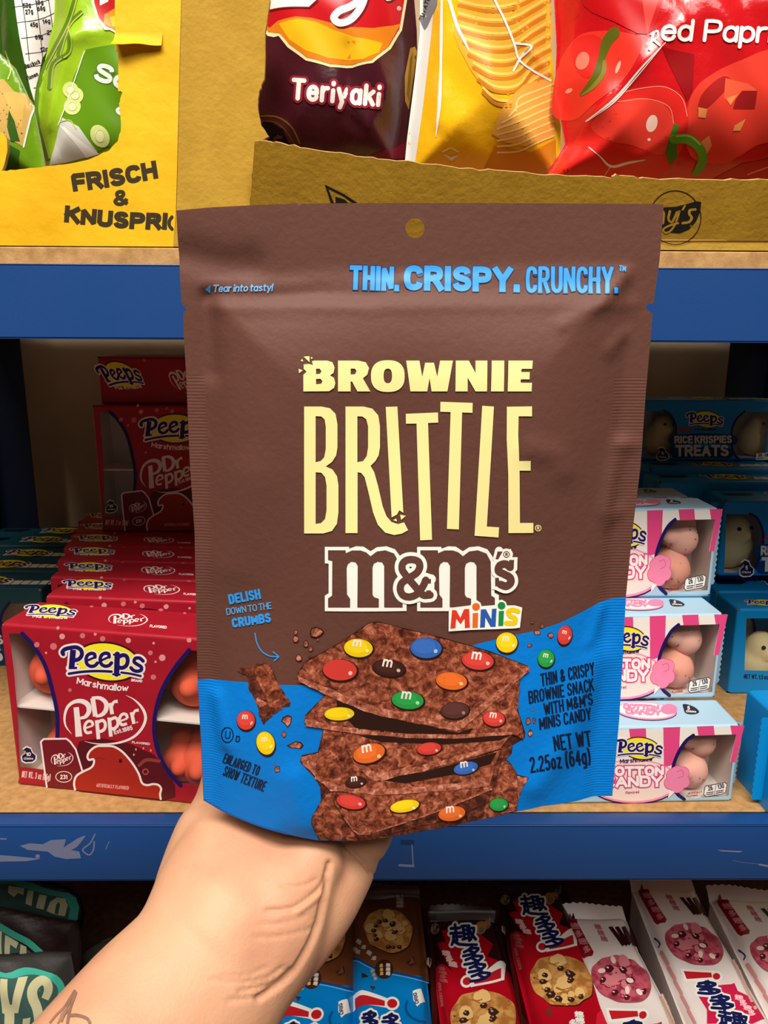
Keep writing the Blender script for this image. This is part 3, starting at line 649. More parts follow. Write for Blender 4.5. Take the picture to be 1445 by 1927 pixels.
def art_p(P, S):
    z = Art(P, S, (950, 0, .3426)); R1 = C(232, 52, 38, .3); R2 = C(206, 26, 28, .3); DKR = C(150, 12, 18, .3)
    z.text('ed  Paprika', (848, 228), (1640, 245), 126, 20, WHT, 7, .1, 2.4, cap=True); z.stroke([(792, 272), (815, 180)], 13, WHT, 7, 0); z.stroke([(800, 190), (835, 172), (838, 200), (812, 225)], 11, WHT, 7); z.stroke([(815, 222), (848, 250)], 12, WHT, 7, 0)
    z.poly([(300, 340), (400, 200), (520, 170), (660, 180), (750, 215), (740, 290), (640, 450), (500, 560), (380, 660), (270, 640), (270, 460)], R1, 1, sm=4); z.poly([(370, 230), (480, 190), (540, 230), (520, 330), (460, 430), (400, 400)], C(214, 40, 34, .3), 2, sm=4)
    z.stroke([(600, 180), (560, 230), (530, 320), (500, 420), (420, 520)], [64, 58, 40, 46, 20], C(92, 96, 20, .3), 3); z.stroke([(545, 340), (540, 400), (480, 480), (420, 525)], [20, 24, 22, 8], C(132, 122, 40, .3), 4)
    z.ell(425, 335, 36, 50, C(240, 120, 100, .2), 3, 20); z.ell(620, 370, 10, 36, C(250, 170, 150, .2), 3, 20); z.ell(350, 500, 22, 12, C(250, 150, 130, .2), 3, -30)
    z.poly([(330, 900), (380, 780), (470, 640), (560, 540), (700, 490), (850, 475), (960, 520), (1005, 620), (990, 760), (920, 900), (800, 990), (600, 1010), (430, 1000)], C(222, 40, 34, .25), 4, sm=4)
    z.poly([(470, 700), (560, 600), (700, 550), (850, 560), (915, 640), (920, 730), (860, 850), (700, 800), (560, 770)], C(236, 62, 48, .25), 5, sm=4)
    z.stroke([(640, 510), (760, 485), (880, 480), (970, 540), (1000, 640)], 4, C(248, 150, 120), 6); z.stroke([(620, 560), (780, 545), (900, 590), (925, 680)], 4, C(248, 150, 120), 6)
    z.ell(805, 680, 30, 48, C(255, 214, 196, .2), 6, 15); z.ell(790, 768, 9, 8, C(255, 220, 205), 6)
    z.stroke([(460, 810), (520, 860), (580, 915), (680, 895), (765, 880)], [4, 6, 14, 14, 5], WHT, 6); z.stroke([(580, 915), (540, 975)], 4, C(255, 200, 190), 6)
    z.poly([(925, 680), (955, 690), (940, 740), (945, 860), (905, 910), (878, 840), (900, 760)], C(66, 120, 30, .3), 7); z.stroke([(925, 765), (1000, 765), (1062, 810), (1085, 870), (1068, 920), (1040, 955)], [52, 56, 52, 50, 48, 30], C(98, 156, 40, .3), 8); z.stroke([(940, 750), (1010, 750), (1070, 795)], 10, C(156, 200, 90), 9)
    z.poly([(1050, 480), (1150, 400), (1300, 330), (1480, 280), (1480, 760), (1380, 800), (1200, 900), (1020, 860), (1000, 600)], C(226, 60, 44, .3), 2, sm=4)
    z.poly([(1080, 520), (1200, 420), (1240, 440), (1150, 560), (1060, 620)], C(168, 30, 28, .3), 3, sm=4); z.poly([(1210, 430), (1330, 460), (1390, 500), (1300, 500), (1240, 580), (1200, 540)], C(240, 90, 60, .3), 4); z.poly([(1280, 500), (1385, 490), (1370, 600), (1250, 600)], C(150, 26, 26, .3), 3)
    for q in ([(1215, 540), (1275, 520), (1235, 580)], [(1060, 590), (1110, 600), (1100, 650), (1060, 645)], [(1260, 690), (1320, 655), (1290, 720), (1250, 720)], [(1075, 780), (1120, 745), (1135, 800), (1100, 860)]): z.poly(q, C(232, 140, 80, .3), 5)
    z.poly([(1130, 990), (1300, 900), (1500, 860), (1500, 1010)], C(180, 16, 24, .3), 3); z.stroke([(1330, 960), (1480, 905)], 8, C(250, 120, 110), 5)
    z.stroke([(880, 235), (760, 360), (600, 545), (440, 670)], [4, 8, 12, 4], C(255, 226, 214), 8, cap=False); z.stroke([(870, 245), (700, 450), (590, 570), (450, 668)], [2, 5, 6, 2], WHT, 9, cap=False)  # highlight on the foil fold, painted on as pale streaks
    z.poly([(400, -200), (880, -200), (850, 60), (780, 190), (600, 120), (430, 30)], C(196, 18, 24, .25), 2, sm=3); z.poly([(700, -200), (890, -200), (780, 190)], C(232, 70, 64, .25), 3)
    z.poly([(860, 255), (1040, 300), (1030, 500), (1000, 560)], DKR, 1); z.poly([(240, 930), (320, 820), (330, 1000), (220, 1000)], C(226, 50, 26, .3), 5)
bag('crisp_bag', 'red crisp bag lettered Red Paprika with printed peppers', [(1036, -110), (1540, -110), (1540, 350), (1016, 350), (1036, 318), (1062, 272), (1056, 230), (1043, 170), (1046, 90)], .505, .03, .05, foil('red_foil', (208, 20, 28), ((184, 14, 22), 7, .35, .7), .18), foil('bag_back', (200, 200, 196)), art_p, GRP, crease=[([(1250, 80), (1105, 228)], .005, .0028), ([(1105, 228), (1040, 310)], .006, .004), ([(1180, 312), (1260, 255)], .006, .003)])
# ================================================================== the held pouch
YP = .25
PS0 = vsheet(YP)
L_ED = [(332, 396), (336, 470), (340, 545), (342, 572), (349, 578), (350, 584), (345, 588), (345, 620), (350, 700), (357, 870), (366, 1000), (370, 1200), (372, 1290), (378, 1400), (383, 1505)]
B_ED = [(416, 1524), (450, 1540), (495, 1557), (540, 1570), (600, 1582), (650, 1583), (700, 1578), (750, 1572), (800, 1562), (850, 1553), (900, 1542), (960, 1529), (1020, 1517), (1090, 1506)]
R_ED = [(1152, 1498), (1158, 1430), (1165, 1350), (1172, 1230), (1178, 1120), (1190, 1000), (1205, 880), (1215, 740), (1224, 640), (1228, 590), (1217, 583), (1215, 577), (1219, 572), (1230, 571), (1233, 545), (1241, 490), (1249, 384)]
T_ED = [(1100, 383), (900, 382), (700, 382), (560, 383), (480, 386), (400, 390)]
OUT = L_ED+B_ED+R_ED+T_ED
HOLE = PS0.uv(np.array([(781+18*math.cos(t), 429+19*math.sin(t)) for t in np.linspace(0, 2*math.pi, 28, endpoint=False)]))
INN = PS0.uv(np.array([(402, 1640), (398, 1400), (396, 1200), (392, 1000), (386, 800), (382, 640), (386, 548), (500, 530), (800, 520), (1180, 514), (1178, 640), (1168, 800), (1152, 1000), (1136, 1200), (1120, 1400), (1112, 1640)], float))
def seg(*q): return PS0.uv(np.array(q, float))
CRS = [(seg((386, 540), (450, 534), (540, 532), (640, 524), (760, 528)), .0012, .0013), (seg((390, 555), (480, 562), (600, 552), (700, 560)), .0016, -.0010), (seg((760, 528), (960, 518), (1180, 512)), .0012, .0012),
       (seg((400, 578), (800, 577), (1190, 573)), .0007, .0005), (seg((1176, 522), (1130, 570), (1050, 612)), .0022, .0020), (seg((1172, 630), (1140, 660)), .0022, .0016), (seg((1168, 835), (1150, 905), (1140, 960)), .0028, .0018),
       (seg((350, 480), (420, 498), (470, 500)), .005, -.0016), (seg((392, 560), (402, 700)), .003, -.0014), (seg((1160, 835), (1196, 838)), .0010, .0006), (seg((1140, 985), (1165, 960)), .002, .0012),
       (seg((1130, 1140), (1105, 1200)), .0022, .0018), (seg((1120, 1240), (1060, 1380), (1000, 1450)), .006, .0016), (seg((410, 1305), (430, 1390)), .003, .0016), (seg((560, 1440), (580, 1520)), .006, .0014), (seg((990, 838), (1040, 850), (1050, 880)), .004, .0008), (seg((470, 900), (440, 1050)), .01, .0012), (seg((480, 385), (470, 540)), .008, .0010)]
bz0 = INN[:, 1].min(); uc = (INN[:, 0].min()+INN[:, 0].max())/2
def inside(u, v, loop):
    c = np.zeros(np.shape(u), bool); n = len(loop)
    for i in range(n):
        a, b_ = loop[i], loop[(i+1) % n]
        k = (a[1] > v) != (b_[1] > v)
        c ^= k & (u < (b_[0]-a[0])*(v-a[1])/(b_[1]-a[1]+1e-15)+a[0])
    return c
def hp(u, v):
    u = np.asarray(u, float); v = np.asarray(v, float)
    d = np.where(inside(u, v, INN), segdist(u, v, INN), 0)
    k = 1-np.minimum(d/.034, 1); r = .0085*(1-k**2)
    r = r + .0010*np.minimum(d/.01, 1)*np.sin(u*70+1.3)*np.sin(v*55+.4)
    for L, s_, a_ in CRS:
        s_ = max(s_, .0020); a_ = math.copysign(min(abs(a_), 170*s_*s_), a_)
        r = r+a_*np.exp(-(segdist(u, v, L, False)/s_)**2)
    return r
PS = Surf(PS0.O, PS0.U, PS0.V, baked(hp, (-.075, 1.25-.185), (.095, 1.25+.05), .0005, 5), .0015)
LP = PS.uv(np.array(OUT, float)); bz0 = LP[:, 1].min(); PS.le = 1.5
pouch = thing('snack_pouch', 'brown and blue stand-up snack pouch held upright in the hand', 'pouch', (float(uc), YP, float(bz0)))
def pouchmat(name, rgb, rib=True):
    m = mat(name, rgb, .55, .22); nt = m.node_tree; b_ = nt.nodes['Principled BSDF']
    tc = nt.nodes.new('ShaderNodeTexCoord'); sx = nt.nodes.new('ShaderNodeSeparateXYZ'); nt.links.new(tc.outputs['Object'], sx.inputs[0])
    def M(op, a, c=None):
        k = nt.nodes.new('ShaderNodeMath'); k.operation = op
        for i, q in enumerate((a, c)):
            if q is None: continue
            if isinstance(q, (int, float)): k.inputs[i].default_value = q
            else: nt.links.new(q, k.inputs[i])
        return k.outputs[0]
    wv = M('SINE', M('MULTIPLY', sx.outputs['Z'], 2*math.pi/.00105))
    side = M('MULTIPLY', M('GREATER_THAN', M('ABSOLUTE', sx.outputs['X']), .0655), M('LESS_THAN', sx.outputs['Z'], .166))
    n = nt.nodes.new('ShaderNodeTexNoise'); n.inputs['Scale'].default_value = 420; n.inputs['Detail'].default_value = 4; nt.links.new(tc.outputs['Object'], n.inputs['Vector'])
    n2 = nt.nodes.new('ShaderNodeTexNoise'); n2.inputs['Scale'].default_value = 45; nt.links.new(tc.outputs['Object'], n2.inputs['Vector'])
    hgt = M('ADD', M('ADD', M('MULTIPLY', M('MULTIPLY', wv, side), .2), M('MULTIPLY', n.outputs['Fac'], 1.0)), M('MULTIPLY', n2.outputs['Fac'], 2.4))
    k = nt.nodes.new('ShaderNodeBump'); k.inputs['Strength'].default_value = .28; k.inputs['Distance'].default_value = .0006
    nt.links.new(hgt, k.inputs['Height']); nt.links.new(k.outputs[0], b_.inputs['Normal'])
    return m
BR = pouchmat('pouch_brown', (98, 62, 52)); PB = pouchmat('pouch_blue', (0, 122, 214)); CREAM = C(250, 236, 160, .5); MW = C(250, 248, 238, .5); LB = C(52, 152, 232, .45); NV = C(14, 30, 58, .45)
P = Part()
P.pillow(PS, [LP, HOLE], BR, mat('pouch_back', (92, 58, 50), .5, .3), lambda u, v: .013*np.minimum(np.where(inside(u, v, INN), segdist(u, v, INN), 0)/.03, 1)**.7)
A = Art(P, PS)
# blue wave
A.poly([(372, 1279), (465, 1283), (600, 1288), (760, 1262), (860, 1224), (900, 1211), (960, 1196), (1010, 1186), (1055, 1171), (1095, 1151), (1126, 1134), (1150, 1126), (1177, 1123), (1172, 1230), (1165, 1350), (1158, 1430), (1151, 1497)]+[(x, y-1) for x, y in B_ED[::-1]]+[(384, 1504), (379, 1400), (373, 1290)], PB, 1)
A.stroke([(384, 1504)]+[(x, y-1.5) for x, y in B_ED[:4]], 3, C(20, 92, 170), 2)
# header lines
A.text('THIN.', (657, 545), (751, 548), 46, 8.6, LB, 2, 0, 2.6, out=(3, C(30, 50, 92)))
A.text('CRISPY.', (760, 546), (978, 550), 47, 11.6, LB, 2, 0, 3.2, out=(2.4, C(30, 50, 92)))
A.text('CRUNCHY.', (989, 551), (1163, 552), 50, 7.2, LB, 2, 0, 2.6, out=(3, C(30, 50, 92)))
A.text('TM', (1164, 510), (1177, 511), 11, 2.2, LB, 2)
A.poly([(386, 545), (396, 537), (396, 552)], LB, 2); A.text('Tear into tasty!', (400, 550), (513, 548), 14, 2.4, C(110, 170, 225), 2, .18, 2.0)
# BROWNIE BRITTLE
B = Art(P, PS, (540, 640, .35986))
def br(pts, *h): B.poly(pts, CREAM, 2, h)
br([(86, 182), (103, 165), (88, 150), (88, 127), (118, 125), (136, 131), (131, 110), (145, 107), (210, 107), (238, 116), (249, 143), (243, 172), (225, 184), (246, 198), (253, 225), (246, 250), (220, 267), (86, 268)], [(152, 150), (170, 149), (181, 162), (173, 176), (152, 178)], [(152, 203), (176, 202), (186, 216), (178, 229), (152, 230)])
br([(88, 86), (118, 84), (118, 116)]); br([(61, 150), (82, 158), (64, 173)]); br([(72, 108), (80, 98), (85, 113)]); br([(125, 88), (136, 92), (127, 99)])
br([(267, 107), (372, 107), (412, 116), (429, 146), (420, 180), (397, 200), (436, 268), (368, 268), (340, 216), (333, 216), (333, 268), (267, 268)], [(333, 149), (355, 149), (364, 162), (356, 178), (333, 180)])
t = np.linspace(0, 2*math.pi, 40, endpoint=False); se = lambda c, s_, a_, b_: [(c+a_*np.sign(math.cos(q))*abs(math.cos(q))**.8, s_+b_*np.sign(math.sin(q))*abs(math.sin(q))**.8) for q in t]
br(se(527, 188, 88, 83), se(527, 187, 22, 38))
br([(623, 107), (692, 107), (707, 192), (722, 118), (768, 118), (785, 192), (800, 107), (867, 107), (838, 268), (756, 268), (745, 198), (733, 268), (645, 268)])
br([(882, 107), (950, 107), (985, 172), (985, 107), (1047, 107), (1045, 268), (985, 268), (944, 196), (944, 268), (880, 268)]); br([(1070, 107), (1135, 107), (1133, 268), (1066, 268)])
br([(1157, 107), (1284, 107), (1281, 150), (1228, 150), (1224, 156), (1224, 167), (1268, 167), (1267, 205), (1222, 205), (1220, 214), (1222, 223), (1280, 223), (1278, 268), (1153, 268)])
br([(90, 347), (180, 347), (225, 356), (254, 385), (264, 440), (264, 560), (257, 603), (235, 637), (203, 660), (238, 676), (262, 712), (269, 760), (269, 900), (261, 960), (235, 997), (190, 1010), (90, 1010)],
   [(150, 397), (180, 399), (197, 415), (203, 450), (203, 570), (195, 612), (176, 632), (150, 638)], [(150, 690), (180, 693), (199, 715), (207, 760), (207, 890), (199, 935), (178, 956), (150, 960)])
br([(306, 347), (400, 347), (446, 358), (477, 393), (486, 450), (486, 560), (479, 602), (462, 632), (437, 657), (456, 690), (476, 762), (500, 868), (520, 920), (546, 950), (580, 961), (612, 952), (633, 993), (600, 1011), (560, 1018), (514, 1006), (475, 965), (450, 900), (425, 790), (406, 716), (388, 694), (369, 690), (369, 1008), (306, 1008)], [(368, 398), (394, 399), (414, 413), (424, 450), (424, 560), (417, 606), (398, 632), (368, 638)])
br([(516, 349), (577, 347), (608, 902), (587, 889), (574, 912), (547, 926)]); br([(555, 940), (570, 932), (575, 948)]); br([(591, 912), (621, 918), (597, 939)])
br([(621, 385), (789, 378), (790, 431), (737, 433), (758, 1043), (696, 1046), (677, 436), (622, 437)]); br([(802, 322), (970, 328), (969, 380), (915, 378), (898, 989), (836, 986), (855, 376), (801, 374)])
br([(1020, 343), (1081, 347), (1044, 974), (1108, 978), (1105, 1031), (980, 1022)])
br([(1149, 348), (1280, 346), (1280, 398), (1210, 398), (1208, 500), (1213, 632), (1273, 631), (1273, 682), (1215, 682), (1217, 955), (1287, 955), (1287, 1007), (1157, 1008), (1156, 700), (1148, 520)])
B.ring(1312, 982, 15, 4, CREAM, 2); B.text('R', (1306, 990), (1319, 990), 17, 3.5, CREAM, 2)
# m&m's
def mm(dx):
    w_ = [(198, 1080), (325, 1080), (325, 1090), (360, 1077), (400, 1079), (437, 1103), (470, 1082), (520, 1077), (565, 1093), (592, 1130), (600, 1165), (602, 1320), (625, 1332), (625, 1415), (198, 1416), (198, 1335), (218, 1322), (218, 1168), (198, 1166)]
    b_ = [(215, 1097), (306, 1097), (308, 1112), (340, 1098), (385, 1098), (414, 1108), (437, 1128), (470, 1103), (515, 1097), (560, 1114), (582, 1155), (585, 1334), (604, 1346), (604, 1395), (508, 1395), (508, 1178), (496, 1159), (474, 1156), (454, 1166), (447, 1188), (447, 1328), (455, 1342), (480, 1350), (480, 1395), (368, 1395), (370, 1178), (358, 1159), (336, 1156), (319, 1168), (312, 1190), (314, 1328), (330, 1350), (330, 1395), (215, 1395), (215, 1348), (236, 1334), (237, 1152), (215, 1147)]
    B.poly([(x+dx, y) for x, y in w_], MW, 2); B.poly([(x+dx, y) for x, y in b_], BR, 4)
mm(0); mm(482)
AM = [(748, 1330), (712, 1330), (670, 1286), (620, 1225), (602, 1196), (604, 1168), (622, 1150), (655, 1145), (686, 1156), (694, 1182), (680, 1212), (640, 1240), (600, 1268), (592, 1300), (606, 1330), (640, 1340), (678, 1326), (710, 1285), (725, 1252)]
B.stroke(AM, 76, MW, 5); B.stroke([(705, 1248), (752, 1248)], 52, MW, 5, 0); B.poly([(735, 1228), (770, 1228), (770, 1348), (735, 1348)], MW, 5); B.stroke(AM, 38, BR, 6); B.poly([(705, 1246), (752, 1246), (752, 1270), (705, 1270)], BR, 6); B.poly([(728, 1306), (752, 1306), (752, 1330), (728, 1330)], BR, 6)
SS = [(1165, 1185), (1140, 1168), (1110, 1178), (1105, 1205), (1135, 1222), (1165, 1240), (1168, 1265), (1145, 1284), (1115, 1275)]
B.stroke(SS, 76, MW, 5); B.poly([(1085, 1230), (1070, 1300), (1100, 1306), (1130, 1300)], MW, 5); B.poly([(1150, 1133), (1204, 1133), (1202, 1200), (1150, 1200)], MW, 5); B.stroke([(1108, 1100), (1098, 1140)], 44, MW, 5); B.ell(1146, 1118, 34, 30, MW, 5); B.poly([(1085, 1100), (1170, 1090), (1175, 1160), (1085, 1160)], MW, 5)
B.stroke(SS, 40, BR, 6); B.poly([(1160, 1147), (1186, 1147), (1184, 1190), (1160, 1190)], BR, 6); B.poly([(1087, 1240), (1106, 1240), (1112, 1284), (1087, 1284)], BR, 6); B.poly([(1100, 1103), (1126, 1103), (1103, 1143), (1089, 1143)], BR, 6); B.ring(1146, 1118, 15, 4, BR, 6); B.text('R', (1140, 1126), (1153, 1126), 16, 4, BR, 6)
B.poly([(845, 1398), (958, 1384), (966, 1362), (990, 1356), (1010, 1370), (1016, 1388), (1092, 1382), (1100, 1360), (1122, 1354), (1142, 1366), (1148, 1384), (1190, 1384), (1228, 1395), (1216, 1500), (1190, 1504), (1090, 1508), (960, 1512), (844, 1520)], MW, 7)
B.poly([(853, 1505), (862, 1408), (884, 1409), (905, 1448), (925, 1403), (951, 1402), (955, 1500), (929, 1502), (927, 1452), (906, 1482), (884, 1453), (879, 1503)], C(226, 60, 44), 8)
OG = C(232, 108, 40); B.poly([(970, 1424), (998, 1422), (996, 1500), (968, 1501)], OG, 8); B.ell(987, 1391, 20, 20, OG, 8)
B.poly([(1008, 1500), (1012, 1405), (1038, 1403), (1067, 1456), (1070, 1402), (1094, 1400), (1089, 1495), (1063, 1496), (1036, 1446), (1033, 1498)], C(44, 92, 176), 8)
GN = C(28, 140, 66); B.poly([(1106, 1413), (1133, 1411), (1129, 1490), (1103, 1492)], GN, 8); B.ell(1120, 1385, 20, 20, GN, 8)
B.stroke([(1206, 1415), (1178, 1407), (1156, 1418), (1164, 1438), (1190, 1452), (1188, 1474), (1145, 1476)], 26, C(238, 206, 30), 8)
# side claims
A.text('DELISH', (432, 1137), (492, 1126), 19, 4.2, LB, 2, 0, 2.8); A.text('DOWN TO THE', (427, 1157), (512, 1145), 13, 1.9, C(90, 160, 220), 2); A.text('CRUMBS', (438, 1181), (511, 1170), 18, 4.2, LB, 2, 0, 2.8)
A.stroke([(480, 1191), (484, 1210), (494, 1226), (508, 1234), (524, 1235)], 2.2, LB, 2); A.stroke([(514, 1226), (525, 1235), (516, 1243)], 2.2, LB, 2, 0)
A.ring(428, 1382, 11, 2, NV, 3, 14); A.text('U', (423, 1389), (433, 1390), 15, 2, NV, 3); A.text('D', (443, 1395), (451, 1396), 12, 2, NV, 3)
A.text('ENLARGED TO', (418, 1434), (485, 1459), 19, 2.5, NV, 3, 0, 2.2); A.text('SHOW TEXTURE', (418, 1458), (496, 1489), 20, 2.5, NV, 3, 0, 2.2)
for tx, a_, b_, hh, ww in (('THIN & CRISPY', (1018, 1291), (1119, 1269), 24, 3.1), ('BROWNIE SNACK', (995, 1324), (1118, 1299), 24, 3.1), ("WITH M&M'S", (1024, 1346), (1116, 1325), 23, 3.2), ('MINIS CANDY', (1015, 1373), (1113, 1353), 23, 3.1)): A.text(tx, a_, b_, hh, ww, NV, 3, .12, 2.2)
A.text('NET WT', (1043, 1413), (1114, 1403), 30, 3.9, NV, 3, 0, 2.4); A.text('2.25oz (64g)', (998, 1454), (1112, 1436), 30, 3.9, NV, 3, .05, 2.2)
# printed brownie stack
Bk = ramp_mat('brownie_print', 330, ((.34, (52, 22, 16)), (.44, (104, 48, 32)), (.52, (146, 74, 50)), (.60, (188, 108, 80)), (.68, (214, 146, 120))))
Bd = ramp_mat('brownie_print_dark', 330, ((.34, (38, 18, 14)), (.46, (72, 34, 24)), (.56, (112, 54, 38)), (.66, (160, 90, 66))))
Bl = ramp_mat('brownie_print_light', 420, ((.34, (84, 40, 28)), (.44, (140, 74, 54)), (.54, (186, 108, 84)), (.64, (226, 158, 134))))
Bx = C(46, 24, 18)
D = Art(P, PS, (540, 1130, .31834))
SIL = [(62, 435), (110, 360), (250, 285), (365, 215), (490, 130), (540, 125), (900, 215), (1200, 300), (1420, 385), (1430, 405), (1375, 450), (1360, 640), (1405, 780), (1400, 810), (1330, 850), (1325, 900), (1290, 935), (1330, 975), (1360, 1030), (1425, 1045), (1385, 1110), (1360, 1190), (1355, 1240), (1150, 1292), (1000, 1325), (850, 1352), (700, 1378), (600, 1396), (420, 1418), (300, 1416), (190, 1410), (145, 1310), (150, 1280), (205, 1180), (200, 1100), (165, 1040), (80, 950), (90, 915), (185, 895), (220, 750), (110, 735), (108, 680), (240, 545), (150, 500), (70, 470)]
def jg(pts, amp, seed, n=6): return jag(list(pts)+[pts[0]], amp, n, seed)[:-1]
D.poly(jg(SIL, 4, 1), Bd, 3); D.stroke(SIL[:23], 6, Bx, 2, 0); D.stroke(SIL[30:]+SIL[:1], 7, Bx, 2, 0)
D.poly(jg([(205, 1180), (150, 1280), (145, 1310), (190, 1405), (420, 1412), (600, 1392), (430, 1385), (330, 1300), (250, 1130)], 5, 2), Bk, 4)
D.poly(jg([(1210, 1110), (1150, 1290), (1355, 1238), (1360, 1190), (1360, 1030), (1330, 975), (1270, 950)], 5, 3), Bk, 4); D.poly(jg([(1360, 1035), (1425, 1045), (1385, 1110), (1362, 1185)], 4, 4), Bl, 5)
D.poly(jg([(250, 1130), (340, 1290), (430, 1385), (600, 1340), (900, 1235), (1210, 1110), (1240, 1060), (900, 1110), (560, 1130)], 5, 5), Bk, 5); D.poly(jg([(330, 1275), (350, 1320), (430, 1388), (600, 1345), (910, 1245), (1205, 1125), (1195, 1190), (900, 1300), (600, 1380), (420, 1412)], 5, 6), Bd, 6)
D.stroke([(340, 1280), (425, 1375), (600, 1335), (900, 1235), (1205, 1110)], 9, Bl, 7, 3)
D.poly(jg([(220, 755), (165, 1040), (250, 1115), (400, 1140), (560, 1140), (900, 1120), (1190, 1090), (1265, 880), (560, 1050), (380, 920), (320, 770)], 5, 7), Bk, 7); D.poly(jg([(165, 1040), (260, 1118), (560, 1142), (900, 1122), (1195, 1090), (1180, 1050), (900, 1085), (560, 1110), (300, 1085)], 5, 8), Bl, 8)
D.poly([(520, 1050), (800, 1010), (1240, 890), (1200, 960), (1000, 1020), (700, 1075)], Bx, 8); D.poly(jg([(85, 920), (185, 897), (170, 1035), (85, 950)], 4, 9), Bl, 7)
D.poly(jg([(330, 775), (360, 890), (400, 960), (500, 1058), (560, 1052), (800, 1000), (1260, 870), (1330, 780), (700, 800)], 5, 10), Bk, 9); D.poly(jg([(360, 880), (400, 955), (500, 1058), (560, 1055), (800, 1003), (1265, 868), (1270, 845), (800, 965), (560, 1010), (500, 1000)], 4, 11), Bl, 10)
D.poly([(420, 790), (1320, 790), (1250, 820), (900, 845), (560, 830)], Bx, 10)
D.poly(jg([(240, 545), (108, 680), (110, 735), (400, 775), (700, 802), (1000, 808), (1325, 780), (1400, 810), (1360, 640), (1375, 450), (1000, 700)], 5, 12), Bk, 10); D.poly([(290, 565), (900, 750), (1010, 775), (1100, 745), (1060, 800), (700, 795), (420, 760), (300, 640)], Bx, 11); D.poly(jg([(108, 690), (110, 735), (400, 777), (700, 804), (1000, 810), (1330, 785), (1330, 765), (1000, 785), (700, 780), (300, 735)], 3, 13), Bl, 11)
D.poly(jg([(62, 435), (110, 360), (250, 285), (365, 215), (490, 130), (540, 125), (900, 215), (1200, 300), (1420, 385), (1430, 405), (1280, 530), (1050, 735), (1000, 765), (900, 745), (500, 660), (250, 560), (70, 470)], 5, 14), Bk, 12)
D.poly(jg([(62, 440), (70, 470), (250, 560), (500, 660), (900, 745), (1000, 765), (1050, 735), (1280, 545), (1430, 405), (1400, 420), (1240, 530), (1040, 690), (990, 715), (900, 700), (500, 610), (250, 515)], 5, 15), Bl, 13)
def tint(m):
    c_ = m.node_tree.nodes['Principled BSDF'].inputs['Base Color'].default_value
    g_ = [int(255*((1.055*v**(1/2.4)-.055) if v > .0031 else 12.92*v)) for v in c_[:3]]
    return C(*[min(255, int(v*1.04+7)) for v in g_])
def candy(a_, x, y, rx, ry, m, lt, l, rot=0, let=0, ink=None):
    a_.ell(x+rx*.04, y+ry*.1, rx*1.08, ry*1.12, Bx, l, rot); a_.ell(x, y, rx, ry, m, l+1, rot); a_.ell(x-rx*.12, y-ry*.16, rx*.74, ry*.7, tint(m), l+1, rot)
    a_.ell(x+rx*.62, y+ry*.3, rx*.12, ry*.2, lt, l+2, 30)
    if let:
        s_ = rx*.34; k = math.radians(rot if abs(rot) < 50 else 0); ex = np.array([math.cos(k), math.sin(k)]); o_ = np.array([x-rx*.12, y-ry*.12])
        a_.text('m', o_-ex*s_*.9, o_+ex*s_*.9, s_*1.9, s_*.34, ink or C(250, 236, 226), l+2, .1)
cr_ = {'y': (C(240, 204, 20), C(255, 244, 150)), 'b': (C(52, 104, 188), C(170, 200, 240)), 'r': (C(212, 62, 54), C(255, 190, 180)), 'd': (C(66, 32, 26), C(220, 190, 180)), 'o': (C(230, 108, 40), C(255, 200, 150)), 'g': (C(40, 156, 72), C(170, 230, 180)), 'n': (C(88, 48, 42), C(170, 130, 120))}
for k, x, y, rx, ry, l, rot, let in (('y', 422, 273, 85, 54, 14, 4, 1), ('b', 820, 273, 92, 60, 14, 2, 0), ('r', 313, 402, 100, 62, 14, 3, 0), ('d', 600, 390, 94, 50, 14, 8, 1), ('r', 1125, 347, 94, 54, 14, 6, 1), ('o', 970, 467, 92, 52, 14, 6, 0), ('g', 712, 580, 94, 53, 14, 5, 1), ('n', 990, 640, 82, 48, 14, -4, 0),
    ('y', 310, 662, 88, 39, 12, -2, 0), ('r', 1220, 690, 65, 45, 12, 8, 1), ('o', 485, 895, 95, 56, 11, -14, 1), ('r', 838, 867, 72, 36, 11, -6, 0), ('b', 1055, 983, 72, 36, 9, -12, 1), ('d', 405, 1065, 60, 32, 9, -8, 1), ('r', 378, 1183, 86, 42, 8, 10, 0), ('y', 695, 1208, 86, 36, 8, -10, 0), ('o', 973, 1252, 80, 44, 8, -8, 1), ('g', 1250, 1200, 54, 38, 6, -4, 0)):
    candy(D, x, y, rx, ry, *cr_[k], l, rot, let)
for k, x, y, rx, ry, rot in (('r', 463, 1354, 17, 18, 0), ('y', 500, 1397, 17, 22, -15), ('y', 953, 1208, 20, 19, 0), ('r', 1062, 1194, 13.5, 18, 12), ('g', 1027, 1238, 15.5, 16.5, 10)): candy(A, x, y, rx, ry, *cr_[k], 4, rot, 1)
E_ = Art(P, PS, (360, 1080, .2698))
E_.poly(jg([(320, 670), (340, 655), (395, 655), (440, 630), (520, 615), (560, 650), (610, 760), (690, 890), (685, 920), (640, 930), (560, 990), (505, 1045), (480, 1000), (460, 910), (405, 800), (390, 710)], 5, 21), Bd, 3)
E_.poly(jg([(440, 660), (520, 620), (556, 655), (606, 765), (685, 892), (600, 930), (545, 930), (520, 850), (470, 760)], 6, 22), Bk, 4); E_.poly(jg([(460, 850), (500, 880), (540, 900), (480, 930), (455, 890)], 5, 23), Bl, 5)
rr = random.Random(4)
